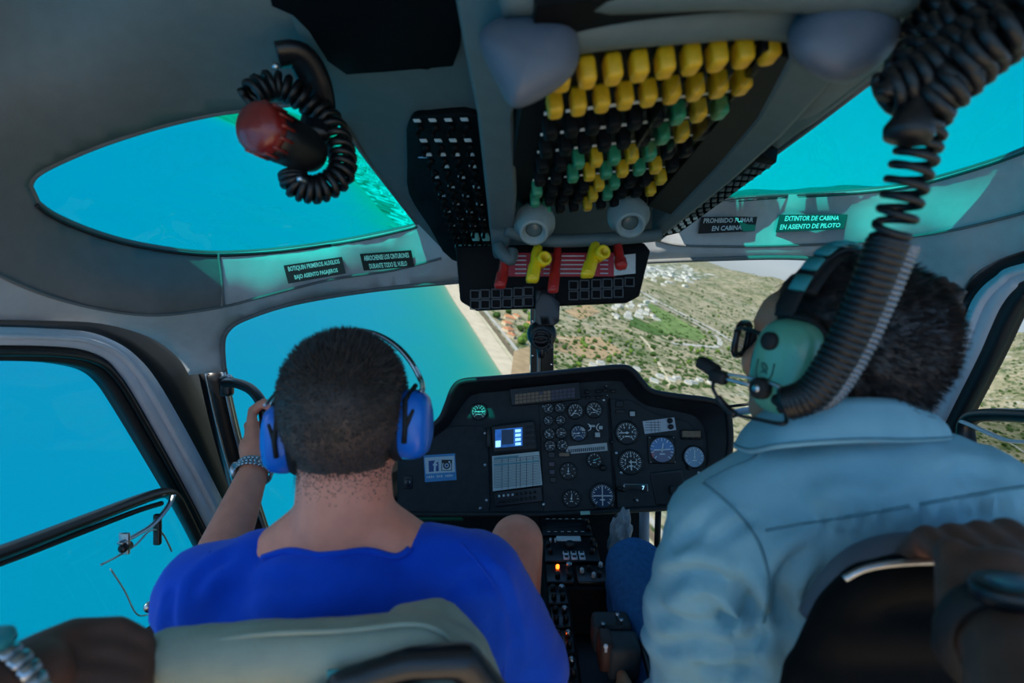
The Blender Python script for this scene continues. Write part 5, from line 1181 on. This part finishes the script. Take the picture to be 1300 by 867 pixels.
# steel wristwatch on the raised wrist
ww = thing('wristwatch', 'steel bracelet wristwatch on the raised wrist near the grab handle', 'watch', WrL); wa = (ElL-WrL).normalized(); wc = WrL+wa*.012; e1 = wa.cross(Z).normalized(); e2 = wa.cross(e1); lk = []
for k in range(26):
    a = 2*math.pi*k/26; n = e1*math.cos(a)+e2*math.sin(a); t_ = -e1*math.sin(a)+e2*math.cos(a)
    for j in range(3): lk.append(frame_box(wc+n*.0365+wa*(j-1)*.0078+t_*(.0022 if j == 1 else 0), t_, wa, n, .0038, .0035, .0022, .35, 1))
mk('bracelet', join(*lk), 'steel', ww); wn_ = Vector((-.8, -.3, -.2)); wn_ = (wn_-wa*wn_.dot(wa)).normalized()
cs = mk('watch_case', lathe(wc+wn_*.036, wn_, [(.016, -.004), (.019, 0), (.019, .007), (.016, .009)], 28), 'steel', ww); mk('watch_face', lathe(wc+wn_*.0445, wn_, [(.015, 0), (.015, .0008)], 24), 'dial_navy', cs)
# grab handle on the pillar
gh = thing('grab_handle', 'black curved grab handle bolted to the windshield pillar', 'handle', P(288, 488, 1.46))
mk('grip', tube(cat_rom([P(284, 486, 1.46), P(298, 486, 1.42), P(318, 494, 1.36), P(332, 512, 1.315), P(337, 540, 1.305), P(334, 572, 1.31), P(318, 600, 1.42), P(304, 612, 1.55)], 6), [.012]*8+[.011]*100, 12) if False else tube(cat_rom([P(284, 486, 1.46), P(298, 486, 1.42), P(318, 494, 1.36), P(332, 512, 1.315), P(337, 540, 1.305), P(334, 572, 1.31), P(318, 600, 1.42), P(304, 612, 1.55)], 6), .0125, 12), 'black_satin', gh)
mk('bracket', frame_box(P(288, 490, 1.46), X, Z, Y, .016, .026, .014, .3), 'black_satin', gh); mk('bracket_bolt', lathe(P(291, 478, 1.45), -Y, [(.006, -.004), (.006, .004), (.003, .006)], 8), 'steel', gh)
# ---------------------------------------------------------------- left seat
sl = thing('seat', 'pale green leather seat behind the person in the blue t-shirt', 'seat', (-.2, .6, .0))
bk = chain([P(168, 862, .55), P(215, 838, .545), P(320, 832, .54), P(440, 827, .54), P(535, 820, .545), P(580, 842, .55), P(604, 890, .55)], [.028, .030, .031, .031, .032, .032, .03])
bk += chain([P(215, 822, .588), P(310, 812, .588), P(424, 806, .588)], [.016, .019, .018])+chain([P(478, 816, .585), P(512, 797, .585), P(556, 793, .585), P(592, 832, .585), P(613, 900, .585)], [.014, .024, .026, .026, .03])
bk += chain([P(210, 900, .57), P(560, 890, .57)], [.055, .055])+chain([P(215, 1010, .58), P(560, 1010, .58)], [.06, .06])+chain([P(220, 1150, .59), P(560, 1150, .59)], [.06, .06])+chain([P(225, 1250, .60), P(560, 1250, .60)], [.06, .06])
blob('backrest', bk, 'leather_green', sl, .006, 4, .5, lambda p: .0012*fbm(p*26, 3))
mk('welt', tube(cat_rom([P(205, 826, .535), P(320, 806, .524), P(440, 800, .522), P(520, 792, .525), P(556, 800, .528), P(580, 822, .53)], 5), .003, 6), 'leather_green', sl)
blob('shell', chain([P(430, 868, .495), P(520, 842, .50), P(590, 838, .505), P(640, 900, .52)], [.012, .014, .016, .016])+chain([P(420, 910, .50), P(630, 910, .51)], [.025, .025]), 'black_satin', sl, .005, 4)
mk('cushion', box((-.2, .96, .185), (.46, .50, .13), .35), 'leather_green', sl); mk('seat_base', box((-.2, .95, .062), (.36, .40, .12), .1), 'black_satin', sl)
mk('tag', frame_box(P(436, 862, .497), X, Z, Y, .014, .008, .002, .2), 'cyan_glint_tag', sl)
# ---------------------------------------------------------------- pilot
m2 = thing('person', 'pilot in a pale blue shirt and green headset looking to the side', 'person', (.4, .75, .3))
C2 = P(1062, 440, .68); f2 = Vector((-.58, .81, .20)).normalized(); s2 = Vector((-.81, -.58, .03)); s2 = (s2-f2*s2.dot(f2)).normalized(); u2 = f2.cross(s2); u2 = u2 if u2.z > 0 else -u2
def H(a, b, c): return C2+f2*a+s2*b+u2*c
head = head_parts(C2, f2, s2, u2, 1.0)
NK = P(1085, 600, .68)
NE = P(1080, 572, .69)
neck = chain([H(-.03, 0, -.04), H(-.035, 0, -.09), NE], [.062, .062, .062])
SL, SR = P(914, 668, .70), P(1318, 690, .62)
traps = chain([NK+Vector((-.03, 0, .0)), P(1000, 632, .69), SL], [.05, .048, .05])+chain([NK+Vector((.03, 0, 0)), P(1190, 640, .65), SR], [.05, .048, .05])
EL, WL = P(886, 905, .74), P(826, 925, .90); ER_, WR_ = P(1400, 900, .66), Vector((.62, 1.0, CZ-.55))
torso = [ball(P(1110, 800, .70), (.185, .115, .21), 3), ball(Vector((.44, .76, CZ-.62)), (.175, .125, .2), 3), ball(Vector((.44, .80, CZ-.80)), (.18, .14, .12), 3)]
armL = chain([SL, EL], [.050, .042])+chain([EL, EL.lerp(WL, .4), WL], [.042, .042, .028]); armR = chain([SR, ER_], [.050, .042])+chain([ER_, ER_.lerp(WR_, .4), WR_], [.042, .042, .028])
KL2 = P(806, 895, .955)
def gripP(i, k):
    base = [P(783, 846, 1.0), P(790, 866, 1.01), P(796, 884, 1.01), P(800, 900, 1.0)][i]
    return [k.lerp(base, .45)+Vector((0, 0, .006)), k.lerp(base, .8), base]
handL = hand(WL, KL2, (Vector((.35, .35, -.85))).normalized(), gripP, .021, .0100, [WL+Vector((.0, .03, .01)), P(800, 880, .93), P(790, 874, .95), P(782, 876, .97)])
KRr = WR_+Vector((0, .09, -.01)); handR = hand(WR_, KRr, Vector((1, 0, 0)), lambda i, k: [k+Vector((0, .035, -.02)), k+Vector((0, .04, -.045)), k+Vector((0, .02, -.055))], .021, .0095, [WR_+Vector((-.02, .03, 0)), WR_+Vector((-.045, .06, -.01)), WR_+Vector((-.04, .085, -.02))])
HL2, HR2 = Vector((.35, .82, .34)), Vector((.53, .82, .34)); KNL, KNR = P(806, 722, 1.16), Vector((.62, 1.2, CZ-.46)); FL, FR = Vector((.33, 1.42, .08)), Vector((.60, 1.42, .08))
legs = []
for a, b, c in ((HL2, KNL, FL), (HR2, KNR, FR)): legs += chain([a, a.lerp(b, .55), b], [.088, .074, .052])+chain([b, b.lerp(c, .35), c], [.052, .054, .036])+chain([c, c+Vector((0, .13, -.03))], [.036, .028])
b2 = blob('body', head+neck+traps+torso+armL+armR+handL+handR+legs, 'skin_tan', m2, .0065, 5)
jv = []
for a, b, c in ((HL2, KNL, FL), (HR2, KNR, FR)): jv += chain([a, a.lerp(b, .55), b], [.098, .084, .063])+chain([b, b.lerp(c, .35), c.lerp(b, .08)], [.062, .064, .050])
blob('jeans', jv+[ball(Vector((.44, .80, CZ-.80)), (.192, .152, .125), 3)], 'denim', m2, .008, 5, .5, lambda p: .003*fbm((p.x*18, p.y*10, p.z*22), 3))
for c in (FL, FR): blob('shoe', chain([c+Vector((0, -.02, -.03)), c+Vector((0, .15, -.042))], [.045, .036]), 'shoe_dark', m2, .008, 4)
def fold2(p):
    q = Vector((p.x*7+p.z*3, p.y*5, p.z*7-p.x*3)); w = fbm(q, 3)
    r = 1-abs(fbm((p.x*6-p.z*11+w*.8, p.y*7, 4+p.z*4), 2))*2.2
    am = .35+1.0*ss(CZ-.18, CZ-.32, p.z); return .008*w*am+.0095*max(0, r)*am
sv = [ball(P(1092, 612, .672), (.100, .096, .088), 3), ball(P(1110, 800, .70), (.205, .128, .222), 3), ball(Vector((.44, .76, CZ-.62)), (.195, .145, .21), 3)]
sv += chain([P(1010, 606, .69), P(955, 640, .70), SL], [.058, .060, .062])+chain([P(1060, 590, .68), P(1110, 590, .67)], [.062, .062])+chain([P(1165, 600, .665), P(1240, 635, .645), SR], [.058, .060, .062])+chain([P(960, 690, .69), P(1250, 690, .65)], [.075, .075])
sv += chain([SL, SL.lerp(EL, .5), EL, EL.lerp(WL, .55)], [.064, .062, .058, .048])+chain([P(862, 772, .72), P(858, 802, .73)], [.034, .034])+chain([SR, ER_, ER_.lerp(WR_, .6)], [.064, .058, .045])
t2 = blob('shirt', sv, 'shirt_pale', m2, .0075, 6, .5, fold2)
b_t2 = bvh_of(t2)
from mathutils.kdtree import KDTree
def press(o, bvh, folds):
    """creases pressed into cloth along lines that lie on it"""
    sets = []
    for pix, A, w in folds:
        q = drape(pix, bvh, 0, 10)
        if len(q) > 2:
            kd = KDTree(len(q)); [kd.insert(p, i) for i, p in enumerate(q)]; kd.balance(); sets.append((kd, A, w, len(q)))
    vs = o.data.vertices; nv = [v.normal.copy() for v in vs]
    for v, n in zip(vs, nv):
        d_ = 0
        for kd, A, w, L in sets:
            _, i, dd = kd.find(v.co)
            if dd < w*4:
                e = min(1, min(i, L-1-i)/(L*.22)); d_ += e*A*(-math.exp(-(dd/w)**2)+.75*math.exp(-((dd-1.7*w)/w)**2))
        v.co += n*d_
    o.data.update()
press(t2, b_t2, [([(838, 742), (880, 728), (925, 740), (962, 775)], .013, .010), ([(828, 778), (880, 790), (930, 782), (968, 762)], .011, .010), ([(835, 822), (880, 812), (940, 815), (985, 800)], .010, .010), ([(955, 850), (960, 800), (950, 750), (930, 715)], .011, .009),
    ([(1000, 800), (990, 755), (1010, 715), (1060, 690)], .012, .011), ([(1040, 780), (1030, 740), (1065, 705)], .008, .009), ([(895, 690), (930, 672), (960, 655)], .006, .008), ([(850, 700), (880, 680), (905, 650)], .006, .009), ([(1000, 620), (1060, 600), (1150, 610)], .004, .012), ([(1180, 620), (1230, 600), (1290, 615)], .005, .010),
    ([(880, 850), (930, 845), (985, 850)], .010, .010), ([(900, 760), (930, 790), (950, 830)], .008, .008)]+[([(1050+k*24, 655-k*3.4), (1046+k*25, 680-k*3)], .005, .005) for k in range(10)])
press(t1, bt, [([(240, 760), (262, 725), (300, 705)], .005, .009), ([(628, 720), (645, 780), (655, 850)], .006, .008), ([(600, 700), (625, 760), (628, 830)], .005, .009), ([(560, 760), (600, 735), (640, 745)], .004, .010), ([(300, 760), (350, 740), (420, 745)], .003, .012), ([(222, 740), (215, 790), (222, 840)], .005, .008)])
b_t2 = bvh_of(t2)
for pix in ([(893, 614), (925, 640), (950, 668), (968, 700), (975, 740), (970, 790)], [(972, 674), (1040, 662), (1110, 650), (1200, 634), (1300, 618)], [(990, 545), (960, 580), (925, 596), (895, 612)]):
    sm_ = drape(pix, b_t2, .0006)
    if len(sm_) > 3: mk('shirt_seam', tube(sm_, .0018, 6), 'shirt_seam', t2)
# collar: stand and folded fall
ct = [P(972, 520, .70), P(985, 516, .645), P(1010, 512, .612), (P(1050, 507, .592)), P(1100, 505, .585), P(1140, 508, .592), P(1168, 516, .615), P(1180, 524, .66), P(1160, 530, .74), P(1100, 533, .80), P(1020, 530, .79), P(975, 524, .74)]
cb_ = [P(932, 568, .715), P(952, 576, .655), P(985, 570, .598), P(1040, 565, .574), P(1100, 562, .566), P(1150, 562, .574), P(1190, 560, .60), P(1208, 558, .655), P(1190, 560, .76), P(1100, 566, .83), P(1000, 566, .82), P(945, 566, .77)]
A_, B_ = cat_rom(ct, 5, True), cat_rom(cb_, 5, True); N = len(A_); V, Fc = [], []
for k in range(7):
    t = k/6
    for i in range(N):
        p = A_[i].lerp(B_[i], t); o_ = Vector((p.x-NK.x, p.y-NK.y, 0)).normalized(); V.append(p+o_*(.006*math.sin(math.pi*t)))
for k in range(6):
    for i in range(N): Fc.append((k*N+i, k*N+(i+1) % N, (k+1)*N+(i+1) % N, (k+1)*N+i))
o = mk('collar', (V, Fc), 'shirt_pale', t2); solid(o, .0025, 0)
mk('collar_stitching', tube([p.lerp(q, .9)+Vector((p.x-NK.x, p.y-NK.y, 0)).normalized()*.004 for p, q in zip(A_, B_)], .0012, 5, True), 'shirt_seam', t2)
def reg2(p):
    d = p-C2; 
    if d.length > .165: return 0
    a, c = d.dot(f2), d.dot(u2); t = ss(-.02, .075, a); z0 = -.068*(1-t)+.062*t; return ss(z0-.012, z0+.012, c)
TUFT = P(1190, 385, .66)
def flow2(p, n):
    d = p-C2; v = -f2*.9-u2*(.55*ss(.06, -.06, d.dot(u2)))+u2*.15; k = math.exp(-((p-TUFT).length/.035)**2); return v*(1-k)+(X*.9+Z*.2-f2*.3)*k*1.3
hair('hair', b2, reg2, 'hair_brown', m2, 11000, lambda p: .013+.016*math.exp(-((p-TUFT).length/.04)**2), flow2, .0010, .005, .22, 3)
mk('hair_tuft', (lambda bb: ([p+(p-P(1188, 388, .665))*.35*fbm(p*70, 3) for p in bb[0]], bb[1]))(ball(P(1188, 388, .665), (.024, .03, .030), 4)), 'hair_brown', m2)
# sunglasses
sg = thing('sunglasses', 'black framed sunglasses on the pilot face', 'sunglasses', H(.1, .04, -.01))
glass('lens_dark', (.25, .25, .28), .08)
for k in (-1, 1):
    fo = H(.110-.008*abs(k), .034*k, -.012); sd = (s2*k*.96-f2*.30).normalized(); nr = sd.cross(u2).normalized(); ol = []
    for a in range(24):
        an = 2*math.pi*a/24; cx_, cy_ = math.cos(an), math.sin(an); ol.append(fo+sd*math.copysign(abs(cx_)**.6, cx_)*.029+u2*math.copysign(abs(cy_)**.6, cy_)*.0215)
    mk('rim', tube(ol, .0042, 8, True), 'black_satin', sg); mk('lens', (ol, [tuple(range(24))]), 'lens_dark', sg, smooth=False)
    mk('temple', tube(cat_rom([fo+sd*.03+u2*.012, H(.075, .077*k, .005), H(.03, .084*k, .0), H(-.005, .082*k, -.012)], 5), .0048, 8, flat=.5), 'black_satin', sg)
mk('bridge', tube([H(.112, -.008, -.006), H(.115, 0, -.004), H(.112, .008, -.006)], .003, 8), 'black_satin', sg)
# headset
hs = thing('headset', 'green aviation headset with microphone boom worn by the pilot', 'headset', C2)
def cup(k):
    ax = (s2*k+f2*.05).normalized(); c = H(.000, .092*k, -.026); up = (u2*.99-f2*.03).normalized(); up = (up-ax*ax.dot(up)).normalized(); sd = ax.cross(up); V, Fc = [], []; N = 36
    prof = [(.93, -.012), (1.0, -.006), (1.0, .012), (.96, .022), (.86, .029), (.6, .0325), (.3, .0335), (.02, .034)]
    for r, h in prof:
        for i in range(N):
            a = 2*math.pi*i/N; ca, sa = math.cos(a), math.sin(a); V.append(c+ax*h+sd*math.copysign(abs(ca)**.72, ca)*.036*r*(1+.10*sa)+up*math.copysign(abs(sa)**.72, sa)*.053*r)
    for j in range(len(prof)-1):
        for i in range(N): Fc.append((j*N+i, j*N+(i+1) % N, (j+1)*N+(i+1) % N, (j+1)*N+i))
    Fc.append(tuple(range(N))); Fc.append(tuple((len(prof)-1)*N+i for i in range(N)))
    o = mk('ear_cup', (V, Fc), 'muff_green', hs)
    mk('ear_seal', tube([c-ax*.016+sd*math.cos(a)*.032+up*math.sin(a)*.043 for a in [2*math.pi*i/32 for i in range(32)]], .0115, 10, True), 'pad_black', hs)
    mk('yoke', tube([c+ax*.004+sd*math.cos(a)*.044+up*math.sin(a)*.056 for a in [math.pi*(-.10+1.2*i/24) for i in range(25)]], .0042, 8), 'pad_black', hs)
    return o, c, ax, up, sd
for k in (-1, 1):
    o, c, ax, up, sd = cup(k)
    if sd.dot(f2) < 0: sd = -sd
    if k == 1:
        mk('pivot', lathe(c+ax*.029+up*.026+sd*.012, ax, [(.010, -.006), (.010, .007), (.007, .009), (.003, .010)], 20), 'pad_black', o); mk('pivot', lathe(c+ax*.026-up*.040-sd*.018, ax, [(.006, -.008), (.006, .006), (.003, .008)], 16), 'pad_black', o)
        em = [c+ax*.0345+sd*(.010+.010*math.cos(a))+up*(-.006+.013*math.sin(a)) for a in [math.pi*(.95+1.1*i/16) for i in range(17)]]
        em = [em[0]+up*.008]+em+[em[-1]+up*.008]; mk('emblem_shield', tube(em, .0008, 5), 'seal_green', o)
        mk('emblem_mark', tube(cat_rom([c+ax*.0347+sd*(.010+x)+up*(-.004+y) for x, y in ((-.004, -.005), (.002, .000), (.004, .005), (.000, .004), (-.003, -.001), (.003, -.005))], 4), .0008, 5), 'seal_green', o)
        bp_ = c+ax*.036-up*.026+sd*.008; mh = lathe(bp_-ax*.008, ax, [(.012, 0), (.012, .012), (.009, .015)], 20); mk('boom_hub', mh, 'pad_black', hs)
        mk('hub_cap', lathe(bp_+ax*.007, ax, [(.005, 0), (.004, .003)], 14), 'steel', hs)
        be = bp_+sd*.052+ax*.004-up*.002; mk('microphone_boom', join(tube(cat_rom([bp_-sd*.022-up*.004, bp_-sd*.020+up*.008, bp_+sd*.02+up*.007, be+up*.004], 5), .0018, 7), tube(cat_rom([bp_+sd*.01, be], 4), .0024, 7)), 'steel', hs)
        mk('boom_joint', frame_box(be, sd, up, ax, .011, .008, .007, .3), 'pad_black', hs)
        mk('microphone', frame_box(be+sd*.020+up*.007-ax*.004, (sd+up*.25).normalized(), (up-sd*.25).normalized(), ax, .015, .008, .009, .35), 'pad_black', hs)
        mk('boom_wire', tube(cat_rom([be+sd*.004-up*.004, be-up*.016+ax*.004, be-sd*.025-up*.034, bp_-sd*.005-up*.034, bp_-sd*.035-up*.028, c-up*.045-sd*.016+ax*.02], 6), .0022, 7), 'cord_black', hs)
        mk('wire_sleeve', tube(cat_rom([be-sd*.006-up*.022+ax*.003, be-sd*.016-up*.030, be-sd*.032-up*.036], 4), .0046, 8), 'cord_black', hs)
        CUPC, CUPAX, CUPUP, CUPSD = c, ax, up, sd
arc = [H(.012+.006*math.cos(a), .104*math.cos(a), -.01+.124*math.sin(a)) for a in [math.pi*k/20 for k in range(2, 19)]]
mk('headband', tube(cat_rom(arc, 3), .012, 10, flat=.28, up=u2), 'pad_black', hs)
arc2 = [H(.012, .111*math.cos(a), -.01+.132*math.sin(a)) for a in [math.pi*k/40 for k in range(7, 25)]]
for k in range(0, 16, 3): mk('pad_glint', tube(arc2[k:k+3], .010, 8, flat=.3, up=u2), 'cyan_glint_tag', hs)  # cyan reflections on the headband, laid on as coloured strips
mk('head_pad', tube(cat_rom([H(.012, .101*math.cos(a), -.012+.117*math.sin(a)) for a in [math.pi*k/20 for k in range(4, 17)]], 3), .017, 10, flat=.4, up=u2), 'pad_black', hs)
# coiled cord from the headset up to the roof hook
mat('cord_highlight', (120, 126, 134), .25, .5, var=.1)  # silver highlights of the thin cord put into its base colour
cd = thing('coiled_cable', 'black coiled cord running from the green headset up to the roof', 'cable', P(1090, 400, .5))
pth = cat_rom([P(1000, 512, .57), P(1030, 500, .555), P(1058, 462, .545), P(1085, 410, .535), P(1108, 355, .52), P(1128, 305, .51)], 8)
mk('tight_coil', tube(helix(pth, .0125, 31, .004, 14), .0056, 7), 'cord_black', cd)
pth2 = cat_rom([P(1128, 305, .51), P(1140, 270, .50), P(1150, 235, .495), P(1162, 200, .49), P(1172, 170, .485), P(1185, 135, .48)], 8)
mk('loose_coil', tube(helix(pth2, lambda t: .0135+.002*math.sin(t*3), 9.5, .004, 18), .0036, 7), 'cord_black', cd)
ph3 = [p+Vector((.022, .004, -.004)) for p in pth]; mk('thin_coil', tube(helix(ph3, .0062, 40, .003, 10), .0030, 6), 'cord_highlight', cd)
mk('strain_relief', tube([P(985, 507, .60), P(1003, 512, .575), P(1018, 506, .56)], [.006, .011, .012], 10), 'cord_black', cd)
pl_ = P(1158, 150, .47); mk('plug', lathe(P(1150, 178, .47), Vector((.25, -.1, 1)), [(.004, -.002), (.017, .0), (.019, .008), (.013, .022), (.007, .034), (.006, .06)], 20), 'cord_black', cd)
mk('upper_lead', tube(cat_rom([P(1122, 122, .47), P(1130, 112, .47), P(1160, 118, .47), P(1185, 128, .48)], 6), .0085, 8), 'cord_black', cd)
bun = thing('cable_bundle', 'thick bundle of black coiled leads hanging at the roof corner', 'cable bundle', P(1230, 60, .45))
for k, pts_ in enumerate(([P(1125, 120, .48), P(1170, 95, .47), P(1215, 60, .46), P(1262, 22, .45), P(1320, -30, .44)], [P(1150, 95, .49), P(1190, 50, .48), P(1235, 10, .46), P(1280, -40, .45)], [P(1165, 150, .48), P(1205, 110, .46), P(1250, 70, .45), P(1300, 35, .44), P(1350, 5, .43)], [P(1165, 50, .52), P(1195, 10, .5), P(1230, -40, .48)], [P(1185, 125, .47), P(1230, 75, .45), P(1280, 35, .43), P(1340, -5, .42)])):
    pa = cat_rom(pts_, 8); L = sum((a-b).length for a, b in zip(pa[:-1], pa[1:])); mk('coiled_lead', tube(helix(pa, .016, L/.0105, .005, 11), .0052, 7), 'cord_black', bun)
mk('hook_arm', tube(cat_rom([P(1135, 70, .62), P(1160, 58, .56), P(1200, 30, .5), P(1250, -30, .46)], 6), .012, 10), 'console_grey', bun)
# ---------------------------------------------------------------- pilot seat
sp = thing('seat', 'black shelled pilot seat under the dark passenger hand', 'seat', (.4, .5, 0))
def SZ(x, y, d=.52): return P(x, y, d)
bs = chain([SZ(1003, 910), SZ(1035, 830), SZ(1062, 775), SZ(1098, 742, .515), SZ(1150, 730, .51), SZ(1330, 730, .51), SZ(1380, 800, .52), SZ(1400, 930, .53)], [.018, .018, .019, .02, .02, .02, .02, .02])
for y in (800, 860, 930, 1010, 1100, 1200, 1300, 1400): bs += chain([SZ(max(1010, 1075-(y-780)*.55), y, .52), SZ(1370, y, .52)], [.026, .026])
blob('shell', bs, 'black_matt', sp, .006, 5)
mk('pad', tube(cat_rom([SZ(1040, 790, .555), SZ(1070, 740, .55), SZ(1110, 712, .545), SZ(1170, 702, .54), SZ(1300, 702, .54), SZ(1370, 740, .55)], 6), .020, 12), 'pod_grey', sp)
mk('rim', tube(cat_rom([SZ(1072, 735, .50), SZ(1098, 722, .497), SZ(1140, 715, .495), SZ(1200, 713, .495), SZ(1310, 715, .495)], 6), .003, 8), 'steel', sp)  # bright bar standing for the highlight along the shell edge
mk('cushion', box((.48, .93, .185), (.42, .46, .13), .35), 'black_matt', sp); mk('seat_base', box((.48, .92, .062), (.34, .38, .12), .1), 'black_satin', sp)
cl_ = thing('collective_lever', 'black collective lever under the pilot hand beside the pedestal', 'lever', P(790, 900, 1.0)); mk('tube', tube([P(860, 1250, .75), P(792, 890, 1.02)], .012, 10), 'black_satin', cl_); mk('grip', lathe(P(795, 895, 1.015), Vector((-.1, .5, .35)), [(.014, -.06), (.017, -.03), (.017, .01), (.012, .02)], 16), 'rubber', cl_)
# ---------------------------------------------------------------- hands of the passengers behind
m3 = thing('person', 'dark passenger hand gripping the pilot seat top and wearing a round wristwatch', 'person', P(1270, 760, .42))
W3 = P(1300, 830, .385); K3 = P(1272, 712, .458)
def grip3(i, k): s_ = Vector((.9, .1, -.05)); b = k; return [b+Vector((0, .035, .010)), b+Vector((0, .06, -.018)), b+Vector((0, .055, -.042))]
h3 = hand(W3, K3, Vector((.97, .0, .10)).normalized(), grip3, .0245, .0115, [P(1240, 815, .40), P(1212, 755, .43), P(1206, 722, .455), P(1214, 712, .48)])
h3 += [ball(P(1275, 752, .43), (.040, .03, .034), 3)]+chain([W3, P(1330, 900, .33), P(1420, 1150, .24)], [.034, .040, .05])+chain([P(1212, 704, .455), P(1222, 775, .425)], [.014, .018])
blob('body', h3, 'skin_brown', m3, .0045, 5)
w3 = thing('wristwatch', 'dark round wristwatch on the hand gripping the pilot seat', 'watch', P(1275, 800, .36))
wax = (P(1330, 900, .33)-W3).normalized(); n3 = Vector((-.55, -.80, .30)); n3 = (n3-wax*n3.dot(wax)).normalized(); e3 = wax.cross(n3); c3 = P(1290, 826, .388)
mk('strap', tube([c3+e3*math.cos(a)*.040+n3*math.sin(a)*.040 for a in [2*math.pi*k/32 for k in range(32)]], .011, 8, True, flat=.28, up=None), 'pad_black', w3)
cs = mk('watch_case', lathe(c3+n3*.036, n3, [(.018, -.004), (.023, 0), (.0235, .008), (.021, .011), (.018, .0115)], 32), 'black_satin', w3); mk('watch_face', lathe(c3+n3*.0470, n3, [(.0185, 0), (.010, .0008), (.001, .001)], 28), 'dial_navy', cs)
mk('strap_glint', tube([c3+e3*math.cos(a)*.043+n3*math.sin(a)*.043 for a in [math.pi*(.78+.14*k/6) for k in range(7)]], .010, 8, flat=.2), 'cyan_glint_tag', w3)  # cyan reflection on the strap, modelled as a coloured piece
m4 = thing('person', 'blurred passenger hand resting on the pale green seat in the corner', 'person', P(60, 850, .48))
W4 = P(-10, 880, .43); K4 = P(78, 845, .485)
def grip4(i, k): return [k+Vector((.030, .014, -.004-.002*i)), k+Vector((.050, .018, -.018)), k+Vector((.060, .012, -.036))]
h4 = hand(W4, K4, Vector((.25, -.75, -.55)).normalized(), grip4, .021, .0108, [P(20, 850, .455), P(62, 832, .50), P(95, 830, .51), P(122, 836, .515)])
h4 += chain([W4, P(-120, 960, .38), P(-300, 1100, .30)], [.031, .038, .045]); blob('body', h4, 'skin_brown', m4, .0045, 5)
w4 = thing('bracelet', 'metal bracelet on the hand resting on the pale green seat', 'bracelet', W4); a4 = (P(-120, 960, .38)-W4).normalized(); n4 = Z-a4*a4.z; n4.normalize(); e4 = a4.cross(n4); c4 = P(5, 872, .44)
lk = []
for k in range(22):
    a = 2*math.pi*k/22; n = e4*math.cos(a)+n4*math.sin(a); lk.append(frame_box(c4+n*.0375, -e4*math.sin(a)+n4*math.cos(a), a4, n, .005, .008, .0028, .35, 1))
mk('band', join(*lk), 'steel', w4); mk('face', lathe(c4+n4*.037, n4, [(.015, 0), (.015, .006), (.012, .008)], 24), 'cyan_glint_tag', w4)  # cyan face colour stands for light caught on the bracelet
